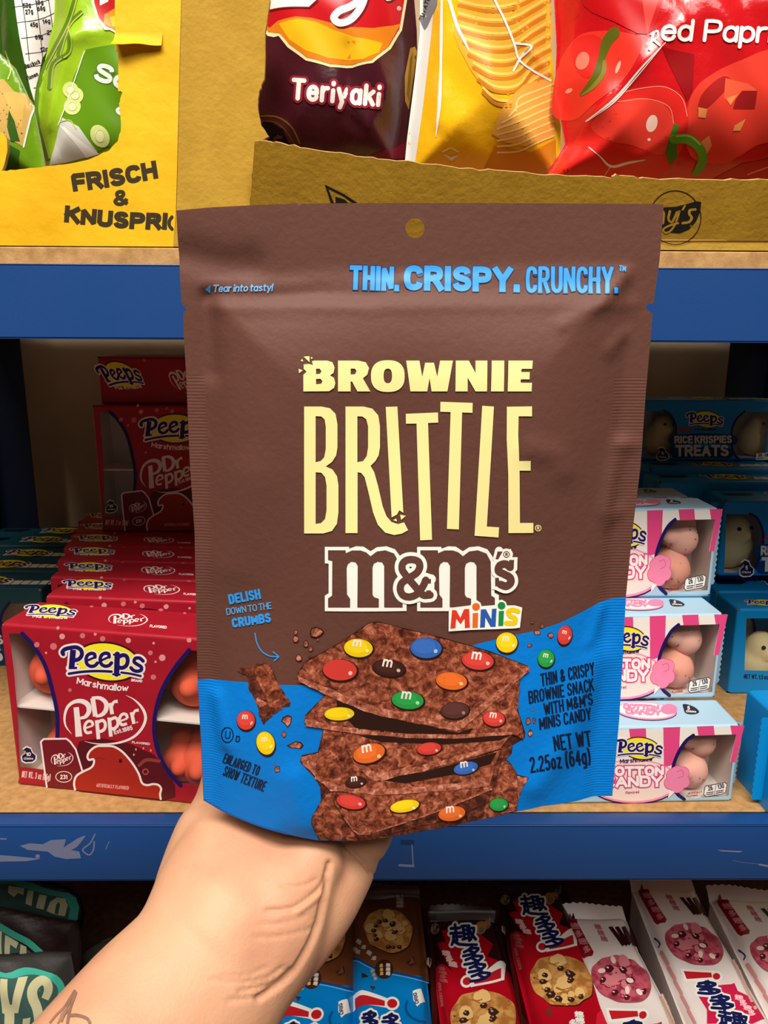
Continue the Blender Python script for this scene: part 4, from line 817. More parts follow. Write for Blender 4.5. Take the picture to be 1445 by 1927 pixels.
for a_, L_ in ((E_, [(730, 405, 12, 18), (730, 450, 18, 24), (872, 402, 42, 38), (800, 485, 20, 24), (832, 522, 16, 16), (750, 582, 24, 20), (882, 455, 8, 12), (830, 574, 16, 6), (672, 1022, 34, 36), (648, 1116, 16, 18), (725, 1192, 44, 26), (602, 1360, 18, 24), (582, 1325, 8, 8)]),
               (Art(P, PS, (900, 1130, .2232)), [(452, 182, 14, 10), (535, 214, 20, 16), (495, 268, 30, 20), (608, 288, 24, 26), (428, 376, 20, 16), (418, 1014, 18, 30), (470, 1010, 14, 24), (438, 1116, 20, 28), (460, 916, 12, 10)])):
    for x, y, rx, ry in L_:
        q = [(x+rx*rr.uniform(.6, 1.1)*math.cos(t_), y+ry*rr.uniform(.6, 1.1)*math.sin(t_)) for t_ in np.linspace(0, 6.28, 9)[:-1]]
        a_.poly([(x+(u-x)*1.25, y+(v-y)*1.25) for u, v in q], Bx, 3); a_.poly(q, Bl, 4)
P.build('front_panel', pouch)
# gusset closing the bottom between both sheets
q = Part(); bl = LP[len(L_ED)-1:len(L_ED)+len(B_ED)+1]
f_ = PS.pos(bl)
V = []; n = len(bl)
for k in range(5):
    s_ = k/4
    for i in range(n):
        e = math.sin(math.pi*i/(n-1)); V.append(f_[i]+np.array([0, .001+s_*.019*e, .006*math.sin(math.pi*s_)*e+.0006]))
q.add(V, [(k*n+i, k*n+i+1, (k+1)*n+i+1, (k+1)*n+i) for k in range(4) for i in range(n-1)], PB, True); q.build('bottom_gusset', pouch)
# ================================================================== forearm and hand
SKIN = mat('skin', (210, 160, 126), .5, .32, (900, .22, .0006), ((196, 138, 108), 28, .40, .68), sss=.12)
def P3(x, y, t): return Vector(at(x, y, t=t))
def tube(bm, pts, nseg=20, flat=1.0, up=None):
    """tapered tube through (x,y,t,r) joints, closed by rounded ends"""
    c = np.array([[*P3(a, b_, t), r] for a, b_, t, r in pts]); c = cr(c, 6)
    vd = Vector(ROT @ Vector((0, 0, -1)))
    rings = []
    m = len(c)
    ext = [(-1, .0, .02), (-1, .0, .55), (-1, .0, .85)]
    for i in range(m):
        d = Vector(c[min(i+1, m-1)][:3]-c[max(i-1, 0)][:3]).normalized()
        s_ = d.cross(vd).normalized(); k = s_.cross(d).normalized()
        rings.append((Vector(c[i][:3]), s_, k, c[i][3], d))
    first, last = rings[0], rings[-1]
    R = [(first[0]-first[4]*first[3]*a, first[1], first[2], first[3]*math.sqrt(max(1-a*a, .0004))) for a in (.98, .8, .5)]
    R += [r[:4] for r in rings]
    R += [(last[0]+last[4]*last[3]*a, last[1], last[2], last[3]*math.sqrt(max(1-a*a, .0004))) for a in (.5, .8, .98)]
    prev = None; allr = []
    for o, s_, k, r in R:
        allr.append([bm.verts.new(o+s_*r*math.cos(t)+k*r*flat*math.sin(t)) for t in np.linspace(0, 2*math.pi, nseg, endpoint=False)])
    for a, b_ in zip(allr, allr[1:]):
        for i in range(nseg): bm.faces.new((a[i], a[(i+1) % nseg], b_[(i+1) % nseg], b_[i]))
    bm.faces.new(allr[0][::-1]); bm.faces.new(allr[-1])
hb = bmesh.new()
# forearm and wrist
tube(hb, [(30, 2330, .224, .039), (176, 2130, .238, .0370), (312, 1935, .260, .0345), (398, 1815, .273, .0315), (452, 1700, .288, .0325), (500, 1600, .303, .031)], 28, .72)
# thumb base and thumb
tube(hb, [(400, 1790, .274, .0265), (440, 1670, .293, .0300), (456, 1565, .309, .0275), (462, 1470, .315, .0190), (456, 1380, .312, .0135), (452, 1290, .311, .0110), (458, 1210, .308, .0102), (468, 1150, .304, .0085)], 22, .74)
tube(hb, [(440, 1745, .279, .0275), (505, 1655, .294, .0260), (552, 1600, .302, .0205), (588, 1555, .314, .0150)], 22, .8)
tube(hb, [(410, 1830, .276, .0275), (478, 1765, .280, .0250), (528, 1695, .284, .0215), (582, 1625, .289, .0135)], 20, .85)
# palm heel on the little-finger side
tube(hb, [(318, 1990, .262, .022), (404, 1890, .272, .0195), (486, 1808, .281, .0188), (560, 1732, .290, .0178), (606, 1660, .299, .0180), (640, 1590, .307, .0165), (640, 1500, .313, .014)], 22, .85)
tube(hb, [(540, 1600, .305, .018), (590, 1480, .313, .016), (600, 1400, .312, .014)], 20, .8); tube(hb, [(480, 1560, .305, .018), (510, 1460, .313, .016), (540, 1390, .312, .014)], 20, .8)
# four fingers spread behind the pouch, bent at the knuckles
for f_ in ([(520, 1440, .313, .0105), (512, 1330, .313, .0098), (516, 1215, .309, .0090), (528, 1120, .301, .0080), (534, 1080, .297, .0068)],
           [(580, 1430, .314, .0108), (588, 1300, .315, .0100), (600, 1160, .311, .0092), (610, 1050, .301, .0082), (614, 1005, .297, .0068)],
           [(632, 1450, .314, .0105), (660, 1330, .314, .0096), (684, 1210, .310, .0088), (700, 1110, .300, .0078), (706, 1070, .296, .0066)],
           [(646, 1560, .309, .0125), (690, 1572, .305, .0105), (706, 1528, .307, .0092), (728, 1430, .309, .0084), (752, 1340, .308, .0076), (768, 1270, .303, .0068), (772, 1240, .299, .0058)]):
    tube(hb, f_, 16)
bmesh.ops.recalc_face_normals(hb, faces=hb.faces[:])
me = bpy.data.meshes.new('hand_form'); hb.to_mesh(me); hb.free()
tmp = bpy.data.objects.new('hand_form', me); COL.objects.link(tmp)
rm = tmp.modifiers.new('r', 'REMESH'); rm.mode = 'VOXEL'; rm.voxel_size = .0011; rm.use_smooth_shade = True
sm = tmp.modifiers.new('s', 'SMOOTH'); sm.iterations = 34; sm.factor = .5
dg = bpy.context.evaluated_depsgraph_get(); hm = bpy.data.meshes.new_from_object(tmp.evaluated_get(dg)); bpy.data.objects.remove(tmp)
co = np.empty(len(hm.vertices)*3); hm.vertices.foreach_get('co', co); co = co.reshape(-1, 3); no = np.empty_like(co); hm.vertices.foreach_get('normal', no.ravel()); no = np.array([v.normal[:] for v in hm.vertices])
q_ = (co-EYE) @ RM; PX = np.stack([722.5+FPX*q_[:, 0]/-q_[:, 2], 963.5-FPX*q_[:, 1]/-q_[:, 2]], 1)
front = (no @ np.array(ROT @ Vector((0, 0, 1)))) > -.15; front &= co[:, 1] < .30
def Zc(pts): return np.array(pts, float)*.3114+np.array([400, 1540])
disp = np.zeros(len(co))
for pts, s_, a_ in (([(708, 275), (700, 330), (690, 400), (664, 540), (640, 640), (606, 730), (570, 800), (530, 870), (490, 930), (420, 1000), (350, 1045), (280, 1090)], 6.5, -.0021),
                    ([(692, 330), (650, 420), (600, 470), (560, 500), (510, 530), (460, 548), (400, 556), (330, 556)], 3.6, -.0011), ([(690, 350), (660, 440), (600, 500), (520, 560)], 7, .0010), ([(632, 368), (590, 392), (540, 408), (480, 412), (420, 402)], 3.2, -.0007),
                    ([(640, 650), (570, 675), (500, 695), (420, 712), (330, 720), (250, 718)], 3, -.0005), ([(560, 590), (480, 620), (380, 640), (300, 640)], 3, -.0004), ([(470, 915), (400, 985), (330, 1012), (250, 1030), (170, 1045)], 4, -.0009), ([(430, 900), (330, 965), (220, 990), (100, 990), (0, 975)], 3.2, -.0007), ([(330, 900), (200, 950), (60, 950)], 3, -.0004), ([(350, 1050), (220, 1090), (100, 1100)], 4, -.0007),
                    ([(800, 150), (840, 195), (880, 235), (920, 280), (950, 318), (968, 338)], 3.4, -.0022), ([(860, 110), (960, 190), (1030, 230)], 9, .0006), ([(60, -20), (180, 40), (330, 90)], 12, -.0005)):
    L_ = cr(Zc(pts), 5); d_ = segdist(PX[:, 0], PX[:, 1], L_, False); disp += np.where(front, a_*np.exp(-(d_/s_)**2), 0)
co2 = co+no*disp[:, None]
hm.vertices.foreach_set('co', co2.ravel()); hm.update()
hm.materials.clear(); hm.materials.append(SKIN)
hand = bpy.data.objects.new('person', hm); COL.objects.link(hand)
tag(hand, "person's bare left forearm and hand gripping the brown pouch from behind", 'person')
# tattoo: strokes laid on the skin
bv = BVHTree.FromPolygons([Vector(v) for v in co2], [tuple(f.vertices) for f in hm.polygons])
TAT = mat('tattoo_ink', (116, 88, 74), .6, .2, (400, .2, .0004), ((150, 112, 92), 160, .35, .7)); q = Part()
def tstroke(pts, w_, crop):
    pts = cr(np.array(pts, float)*crop[2]+np.array(crop[:2]), 8)
    for r_ in ribbon(pts, w_, False, False):
        V = []
        for p_ in r_:
            d = rays(p_)[0]; hit = bv.ray_cast(Vector(EYE), Vector(d))
            if hit[0] is None: V = None; break
            V.append(hit[0]-Vector(d)*.0005/np.linalg.norm(d))
        if V: q.add(V, [(0, 1, 2, 3)], TAT)
cz = (0, 1640, .1661)
for pts, w_ in (([(560, 1715), (640, 1620), (720, 1540), (800, 1420), (850, 1340)], 4), ([(650, 1725), (700, 1640), (750, 1560), (800, 1450), (840, 1360)], 3), ([(760, 1730), (775, 1640), (800, 1530), (840, 1420), (862, 1360)], 5), ([(790, 1630), (850, 1625), (930, 1640), (990, 1670), (1020, 1720)], 6), ([(680, 1700), (720, 1610), (770, 1560)], 8)): tstroke(pts, w_, cz)
if q.v:
    q.build('tattoo', hand, 'dark line tattoo on the inner wrist')
# ================================================================== marshmallow boxes on the middle board
CARD = C(226, 214, 206, .7); FILM = mat('window_film', (255, 255, 255), .1, .5, trans=.07); NAVY = C(30, 20, 92, .4); YLW = C(250, 236, 40, .4); PW = C(250, 232, 228, .4)
PEEP = [('P', [(350, 195), (345, 260), (332, 400)], 66, 0), ('P', [(300, 402), (395, 400)], 26, 0), ('P', [(238, 245), (228, 222), (255, 190), (320, 172), (390, 168), (440, 200), (448, 255), (415, 300), (360, 315)], 46, 1),
        ('e', [(508, 318), (598, 278)], 26, 0), ('e', [(598, 278), (592, 245), (555, 235), (512, 258), (496, 310), (510, 358), (550, 382), (595, 375), (625, 345)], 40, 1), ('e', [(668, 316), (758, 276)], 26, 0), ('e', [(758, 276), (752, 243), (715, 233), (672, 256), (656, 308), (670, 356), (710, 380), (755, 373), (785, 343)], 40, 1),
        ('p', [(850, 245), (842, 470)], 62, 0), ('p', [(802, 472), (878, 476)], 24, 0), ('p', [(812, 250), (850, 246)], 26, 0), ('p', [(868, 275), (915, 255), (955, 270), (968, 320), (950, 375), (905, 400), (872, 395)], 46, 1), ('s', [(1142, 322), (1105, 290), (1055, 292), (1040, 330), (1080, 362), (1122, 390), (1120, 425), (1075, 438), (1030, 425), (1005, 398)], 40, 1),
        ('u', [(302, 466), (420, 448), (540, 438), (660, 436), (785, 442)], 30, 1), ('u', [(896, 452), (1000, 466), (1115, 492)], 26, 1)]
def peeps(A, src, dst, L, detail=True, ow=None):
    """the oval word mark; src: 3 points of its own 0-1445 x 0-963 drawing, dst: where they lie"""
    z = Art(A.p, A.s, T=fit(src, dst)); t = np.linspace(0, 2*math.pi, 36, endpoint=False); k = math.radians(8)
    def el(rx, ry, m, l, cx=740, cy=332): z.poly([(cx+rx*math.cos(q)*math.cos(k)-ry*math.sin(q)*math.sin(k), cy+rx*math.cos(q)*math.sin(k)+ry*math.sin(q)*math.cos(k)) for q in t], m, l)
    el(372, 226, C(52, 10, 40, .4), L)
    OW = ow or PW
    for _, q, w_, s_ in PEEP: z.stroke(q, w_+44, OW, L+1, 3 if s_ else 0)
    el(352, 206, YLW, L+2)
    if detail:
        for _, q, w_, s_ in PEEP: z.stroke(q, w_+26, OW, L+3, 3 if s_ else 0)
    for _, q, w_, s_ in PEEP: z.stroke(q, w_, NAVY, L+4, 3 if s_ else 0, cap=_ != 'P' or s_)
    return z
DRP = [([(225, 210), (238, 340), (252, 495)], [52, 56, 66], 0), ([(182, 470), (125, 395), (112, 310), (140, 210), (200, 160), (275, 150), (338, 185), (350, 245), (318, 300), (262, 318)], [3, 16, 22, 28, 34, 44, 50, 46, 36, 24], 1),
       ([(385, 122), (412, 300)], 46, 0), ([(375, 120), (460, 122), (515, 170), (512, 240), (470, 285), (415, 298)], [26, 36, 44, 44, 36, 24], 1), ([(556, 168), (575, 278)], 36, 0), ([(572, 200), (590, 160), (628, 152)], [24, 26, 34], 1),
       ([(318, 412), (388, 388)], 18, 0), ([(388, 388), (378, 352), (345, 345), (316, 372), (308, 420), (328, 458), (378, 450)], 27, 1), ([(425, 335), (442, 520)], 36, 0), ([(440, 352), (485, 338), (508, 370), (500, 420), (462, 445), (445, 440)], 30, 1), ([(545, 310), (562, 495)], 36, 0), ([(560, 328), (605, 312), (630, 345), (622, 395), (584, 420), (566, 414)], 30, 1),
       ([(662, 342), (722, 318)], 18, 0), ([(722, 318), (712, 282), (680, 275), (652, 302), (646, 345), (668, 380), (718, 370)], 28, 1), ([(762, 258), (786, 372)], 34, 0), ([(778, 285), (796, 246), (832, 238)], [22, 24, 32], 1),
       ([(708, 94), (780, 130), (850, 195), (890, 265), (898, 330), (860, 420), (780, 500), (650, 552), (500, 568), (400, 562), (305, 540)], [2, 12, 22, 28, 28, 26, 24, 20, 14, 9, 2], 1)]
def drp(A, src, dst, L, m=None, small=False):
    z = Art(A.p, A.s, T=fit(src, dst)); m = m or PW
    for q, w_, s_ in DRP: z.stroke(q, w_, m, L, 3 if s_ else 0, cap=False)
    if not small: z.text('Est.1885', (596, 476), (776, 428), 44, 9, m, L); z.text('FLAVORED', (765, 560), (940, 578), 22, 5, m, L); z.ring(818, 356, 7, 4, m, L)
CHK = [(0, -40), (-30, -52), (-70, -40), (-98, -5), (-90, 20), (-62, 25), (-58, 55), (-80, 90), (-140, 120), (-165, 160), (-168, 200), (150, 200), (160, 150), (130, 135), (95, 140), (75, 105), (45, 30), (30, -15)]
def badge(A, x, y, s_, num, L, txt='Chicks'):
    q = [(-30, 28), (-34, 4), (-16, -10), (-14, -22), (-28, -28), (-10, -42), (12, -34), (20, -14), (38, 0), (36, 22), (20, 34), (-14, 36)]
    A.poly([(x+a*s_*1.18, y+b*s_*1.18) for a, b in q], PW, L); A.poly([(x+a*s_, y+b*s_) for a, b in q], C(20, 24, 66), L+1)
    A.text(num, (x-(12 if len(num) > 1 else 6)*s_, y+4*s_), (x+(13 if len(num) > 1 else 8)*s_, y+4*s_), 20*s_, 4.5*s_, PW, L+2); A.text(txt, (x-24*s_, y+22*s_), (x+26*s_, y+22*s_), 11*s_, 2.4*s_, PW, L+2)
class Box:
    """folded carton standing on BL (front bottom left), local axes ex right, ey back, ez up"""
    def __init__(s, name, label, cat, BL, psi, W, H, D, col, group, windows=(), flaps=None, tiers=1, side=None):
        s.t = thing(name, label, cat, tuple(BL), -psi, group); s.W, s.H, s.D = W, H, D
        s.BL = np.array(BL); s.ex = np.array([math.cos(psi), -math.sin(psi), 0]); s.ey = np.array([math.sin(psi), math.cos(psi), 0]); s.ez = np.array([0, 0, 1.0])
        s.F = Surf(s.BL, s.ex, s.ez); s.Tp = Surf(s.BL+H*s.ez, s.ex, s.ey); P = s.P = Part(); s.col = col
        r = .0022
        wl = [s.F.uv(np.array(w_, float)) for w_ in windows]
        for q in wl: q[:, 0] = np.clip(q[:, 0], .003, W-.003); q[:, 1] = np.clip(q[:, 1], .003, H-.003)
        P.flat(s.F, [[(r, r), (W-r, r), (W-r, H-r), (r, H-r)]]+wl, col, 0)
        def quad(pts, m): P.add([s.BL+a*s.ex+b*s.ey+c*s.ez for a, b, c in pts], [(0, 1, 2, 3)], m)
        sd = side or col
        quad([(0, D, 0), (0, r, 0), (0, r, H-r), (0, D, H-r)], sd); quad([(W, r, 0), (W, D, 0), (W, D, H-r), (W, r, H-r)], sd)
        quad([(W, D, 0), (0, D, 0), (0, D, H-r), (W, D, H-r)], col); quad([(r, r, H), (W-r, r, H), (W-r, D-r, H), (r, D-r, H)], col); quad([(0, D, 0), (W, D, 0), (W, r, 0), (0, r, 0)], col)
        # rounded folds
        def fold(A0, A1, na, nb):
            V = []
            for k in range(5):
                a = math.pi/2*k/4; o = r*(math.sin(a)*np.array(na)+math.cos(a)*np.array(nb)); V += [A0+o, A1+o]
            P.add([s.BL+q[0]*s.ex+q[1]*s.ey+q[2]*s.ez for q in V], [(2*k, 2*k+1, 2*k+3, 2*k+2) for k in range(4)], col, True)
        A3 = lambda *q: np.array(q, float)
        fold(A3(r, r, H-r), A3(W-r, r, H-r), (0, -1, 0), (0, 0, 1)); fold(A3(W-r, D-r, H-r), A3(r, D-r, H-r), (0, 1, 0), (0, 0, 1)); fold(A3(r, D-r, H-r), A3(r, r, H-r), (-1, 0, 0), (0, 0, 1)); fold(A3(W-r, r, H-r), A3(W-r, D-r, H-r), (1, 0, 0), (0, 0, 1))
        fold(A3(r, r, r), A3(r, r, H-r), (-1, 0, 0), (0, -1, 0)); fold(A3(W-r, r, H-r), A3(W-r, r, r), (1, 0, 0), (0, -1, 0)); fold(A3(W-r, r, r), A3(r, r, r), (0, 0, -1), (0, -1, 0))
        s.wl = wl
        if wl:
            q = Part(); e = .0012
            def iq(pts): q.add([s.BL+a*s.ex+b*s.ey+c*s.ez for a, b, c in pts], [(3, 2, 1, 0)], CARD)
            iq([(W-e, D-e, e), (e, D-e, e), (e, D-e, H-e), (W-e, D-e, H-e)]); iq([(e, D-e, e), (e, e, e), (e, e, H-e), (e, D-e, H-e)]); iq([(W-e, e, e), (W-e, D-e, e), (W-e, D-e, H-e), (W-e, e, H-e)]); iq([(e, e, e), (e, D-e, e), (W-e, D-e, e), (W-e, e, e)]); iq([(e, D-e, H-e), (e, e, H-e), (W-e, e, H-e), (W-e, D-e, H-e)])
            for k in range(1, tiers):
                z0 = H*k/tiers
                V = [s.BL+a*s.ex+b*s.ey+c*s.ez for c in (z0-.0012, z0) for b in (.0015, D-e) for a in (e, W-e)]
                q.add(V, [(0, 2, 3, 1), (4, 5, 7, 6), (0, 1, 5, 4)], CARD)
            q.build('inner_tray', s.t)
            fs = Surf(s.BL+s.ey*.0006, s.ex, s.ez)
            for w_ in wl: q = Part(); q.flat(fs, [w_], FILM, 0); q.build('window_film', s.t, 'clear film behind the window')
    def front(s, crop=(0, 0, 1)): return Art(s.P, s.F, crop)
    def top(s, crop=(0, 0, 1)): return Art(s.P, s.Tp, crop)
    def done(s): s.P.build('carton', s.t); return s.t
def chick(name, label, at3, size, col, group, rot=0, eyes=True, specks=0):
    """sugared marshmallow chick: round body, head leaning forward, blunt tail"""
    m = mat('sugar_%02x%02x%02x' % col, col, .8, .2, (1500, .5, .0008), (tuple(min(255, int(v*1.12)+8) for v in col), 500, .4, .62), sss=.0)
    bm = bmesh.new(); bmesh.ops.create_icosphere(bm, subdivisions=4, radius=1)
    parts = [((0, 0, 0), (.62, .52, .60)), ((0, -.16, .52), (.40, .38, .40)), ((0, .42, .10), (.26, .40, .26)), ((0, -.52, .44), (.14, .18, .12))]
    def sd(p): 
        r_ = 0
        for c, a in parts:
            k = sum(((p[i]-c[i])/a[i])**2 for i in range(3))**.5
            r_ += math.exp(-9*(k-1))
        return -math.log(max(r_, 1e-30))/9
    for v in bm.verts:
        d = v.co.normalized(); lo, hi = .05, 1.6
        for _ in range(16):
            mid = (lo+hi)/2
            if sd(d*mid) < 0: lo = mid
            else: hi = mid
        v.co = d*lo
    zmin = min(v.co.z for v in bm.verts)
    for v in bm.verts: v.co.z -= zmin
    me_ = bpy.data.meshes.new(name); bm.to_mesh(me_); bm.free(); me_.materials.append(m); me_.polygons.foreach_set('use_smooth', [True]*len(me_.polygons))
    vc = [v.co.copy() for v in me_.vertices]
    o = bpy.data.objects.new(name, me_); COL.objects.link(o); o.location = at3; o.rotation_euler = (0, 0, rot); o.scale = (size,)*3
    tag(o, label, 'marshmallow', group)
    if specks:
        q = Part(); rs = random.Random(specks)
        for v in rs.sample(vc, 26):
            b_ = bmesh.new(); bmesh.ops.create_icosphere(b_, subdivisions=1, radius=rs.uniform(.012, .03)); q.addbm(b_, C(92, 70, 84), True, Matrix.Translation(v))
        e_ = q.build('candy_specks'); e_.parent = o; tag(e_, kind='stuff')
    if eyes:
        q = Part()
        for sx in (-1, 1):
            b_ = bmesh.new(); bmesh.ops.create_icosphere(b_, subdivisions=2, radius=.055); q.addbm(b_, C(40, 22, 18), True, Matrix.Translation((sx*.19, -.5, .62-zmin)))
        e_ = q.build('eye_dots'); e_.parent = o
    return o
# ---- red boxes
RED = mat('box_red', (172, 26, 44), .42, .35, (30, .2, .002), ((160, 20, 38), 24, .4, .7)); GB = 'red marshmallow boxes'
BL = at(35, 1477, Z=ZS); BRr = at(335, 1511, Z=ZS); dv = BRr-BL; psi = math.atan2(-dv[1], dv[0])
tmpF = Surf(BL, (math.cos(psi), -math.sin(psi), 0), (0, 0, 1)); Wd = tmpF.uv((390, 1210))[0][0]; Hd = tmpF.uv((40, 1176))[0][1]
WL = [(17, 1192), (44, 1192), (62, 1212), (84, 1250), (99, 1300), (107, 1345), (107, 1390), (95, 1440), (80, 1448), (38, 1443), (32, 1330), (26, 1260)]
WR = [(353, 1224), (330, 1255), (306, 1300), (294, 1350), (293, 1385), (300, 1415), (318, 1450), (340, 1474), (384, 1480), (396, 1340), (396, 1226)]
bx = Box('marshmallow_box', 'red marshmallow box nearest the shelf edge, facing out beside the hand', 'candy box', BL, psi, Wd, Hd, .0445, RED, GB, [WL, WR], tiers=2)
f = bx.front(); z = bx.front((0, 1000, .2803))
for pts in ([(42, 1192), (62, 1213), (85, 1252), (99, 1300), (108, 1345), (108, 1392)], [(356, 1223), (330, 1255), (304, 1300), (291, 1350), (291, 1385), (299, 1418), (318, 1453), (340, 1478)]): f.stroke(pts, 7.5, NAVY, 1)
for x, y, r_, al in ((290, 655, 54, 0), (190, 635, 15, 1), (418, 705, 19, 1), (360, 772, 23, 0), (248, 760, 18, 0), (390, 648, 12, 1), (555, 700, 18, 0), (690, 720, 18, 0), (690, 880, 14, 0), (862, 732, 18, 1), (1155, 735, 60, 0), (1090, 848, 22, 1), (1030, 978, 18, 0), (1010, 815, 16, 0), (1270, 730, 16, 1), (1032, 750, 9, 1), (310, 815, 8, 1), (1045, 875, 8, 1), (860, 640, 10, 1), (640, 690, 10, 1), (470, 1065, 12, 0), (955, 640, 44, 0)):
    if y-r_ > 612+x*.055: z.ell(x, y, r_, r_, C(214, 112, 118, .4) if not al else C(230, 150, 150, .4), 1)
D3 = [(0, 0), (1445, 0), (0, 963)]
peeps(f, D3, [(80, 1190), (320, 1190), (80, 1350)], 2)
f.text('BRAND', (247, 1282), (268, 1284), 5, 1.2, PW, 3); f.text('Marshmallow', (144, 1286), (241, 1301), 13, 2.4, PW, 3, 0, 2, bow=-3)
drp(f, D3, [(100, 1290), (380, 1290), (100, 1476.6)], 2)
f.poly([(150, 1395), (290, 1420), (330, 1500), (150, 1492)], C(92, 20, 28, .35), 1, sm=3); f.stroke([(262, 1440), (275, 1430), (300, 1432)], 6, C(150, 60, 50), 2); f.ring(274, 1452, 5, 2.5, C(176, 76, 60), 2)
for x, y in ((256, 1410), (270, 1408), (284, 1412), (252, 1420)): f.ell(x, y, 1.6, 2.2, C(230, 160, 130), 2)
g = bx.front((100, 1290, .1938))
cq = [(215, 1010), (205, 950), (225, 880), (290, 835), (370, 795), (395, 760), (395, 715), (350, 720), (335, 690), (355, 640), (420, 590), (500, 585), (585, 590), (660, 630), (730, 700), (790, 780), (835, 860), (870, 950), (920, 965), (970, 955), (1025, 965), (1050, 1000), (1040, 1050), (1046, 1100)]
g.poly(cr(cq, 4), C(172, 40, 30, .35), 3); g.stroke(cq, 20, PW, 4, 4); g.ell(655, 730, 16, 20, C(60, 14, 14), 4); g.stroke([(400, 712), (450, 700), (500, 712)], 6, C(130, 26, 24), 4); g.text('ARTIFICIALLY FLAVORED', (420, 982), (735, 1012), 36, 7, C(226, 150, 150), 4)
can = [(-118, 540), (-90, 515), (130, 515), (165, 540), (225, 620), (285, 830), (225, 880), (205, 950), (210, 1000), (-60, 985), (-80, 870)]
g.poly(can, C(122, 26, 36, .3), 2); g.stroke([(-60, 985), (-118, 545), (-90, 518), (130, 515), (168, 545), (222, 620), (285, 828)], 17, PW, 3, 0)
drp(f, D3, [(91, 1414), (166, 1407), (91, 1464)], 3, small=True); g.ring(105, 885, 78, 7, PW, 3, 52); g.text('231', (70, 908), (140, 908), 44, 9, PW, 3)
z.poly([(150, 1590), (240, 1590), (300, 1640), (330, 1700), (120, 1690)], RED, 1); badge(Art(bx.P, bx.F, (0, 1000, .2803)), 192, 1502, 1.28, '10', 3); z.text('NET WT. 3 oz (85g)', (146, 1650), (338, 1672), 44, 6, C(240, 200, 200), 3)
tp = bx.top(); peeps(tp, D3, [(30, 1129), (180, 1133), (12, 1186)], 1); drp(tp, D3, [(198, 1148), (330, 1154), (188, 1196)], 1, small=True)
z = bx.top((0, 1000, .2803)); z.text('Marshmallow', (218, 580), (455, 592), 26, 6, PW, 2); z.text('FLAVORED', (1005, 645), (1118, 655), 18, 4, PW, 2)
for x, y, rx, ry in ((404, 500, 14, 6), (615, 505, 12, 6), (1080, 528, 16, 9), (1240, 550, 10, 7)): z.ell(x, y, rx, ry, C(206, 100, 110), 1)
rb = bx.done()
def lp(u, v, w_): return tuple(BL+u*bx.ex+v*bx.ey+w_*bx.ez)
CC = (222, 92, 64); GC = 'marshmallow chicks in the red box'
def cspot(x, y): return tmpF.uv((x, y))[0][0]
hz = Hd/2
for lb, x, lv, dy, s_ in (('salmon marshmallow chick in upper left window of the red box', 78, 1, .0195, .0285), ('salmon marshmallow chick in lower left window of the red box', 90, 0, .0195, .0285), ('salmon marshmallow chick in upper right window of the red box', 347, 1, .0195, .0285), ('salmon marshmallow chick in lower right window, left of its pair', 313, 0, .0225, .0255), ('salmon marshmallow chick in lower right window, beside the hand', 353, 0, .0195, .0270)):
    chick('marshmallow_chick', lb, lp(cspot(x, 1400), dy+.004, .0015+lv*hz), s_, CC, GC, math.pi-psi+.15, False)
# rows behind, and two on top at the back
k = 0
ROWN = ('second', 'third', 'fourth', 'fifth', 'sixth', 'seventh')
for i, (lx, y, ps) in enumerate(((92, .556, .100), (104, .602, .075), (120, .648, .055), (135, .693, .035), (150, .738, .02), (165, .784, .008))):
    p0 = at(lx, 1200, Y=y); d = dup(rb, (p0[0], y, ZS), (0, 0, -ps), 'red marshmallow box standing %s in the row going back from the shelf edge' % ROWN[i])
ztop = ZS+Hd
s2 = (at(195, 985, Y=.742)); bk = dup(rb, (s2[0]-.002, .742, ztop+.0005), (0, 0, 0.0), 'dim red marshmallow box standing on top of the row behind')
tp2 = dup(rb, (s2[0]+.003, .795, ztop+Hd+.0015+.047*0), (math.radians(90), 0, 0), 'dim red marshmallow box lying on its back atop the standing one')
tp2.location = (s2[0]+.003, .752+Hd, ztop+Hd+.001); tp2.rotation_euler = (math.radians(90), 0, 0)

def uvT(surf, W, H):
    """0-100 x 0-100 (x right, y down from the far edge) on a sheet of size W x H"""
    def T(p):
        uv = np.column_stack([p[:, 0]/100*W, (1-p[:, 1]/100)*H]); return np.array([px(q) for q in surf.pos(uv)])
    return T
def fin(b, side, z0, z1, name='crimped_fin', m=None, lean=.35, L=.012):
    """zigzag-cut wrapper fin standing off the side of a wrapped box"""
    P = Part(); n = 26; x = b.W if side > 0 else 0; V = []
    for k in range(n+1):
        zz = z0+(z1-z0)*k/n; tip = L*(1 if k % 2 else .86)
        for a in (0, tip*.5, tip): V.append(b.BL+(x+side*a*.9)*b.ex+(.012+a*lean)*b.ey+zz*b.ez)
    F = []
    for k in range(n):
        for j in (0, 1): F.append((3*k+j, 3*k+j+1, 3*k+j+4, 3*k+j+3))
    P.add(V, F, m or b.col, True); P.build(name, b.t)
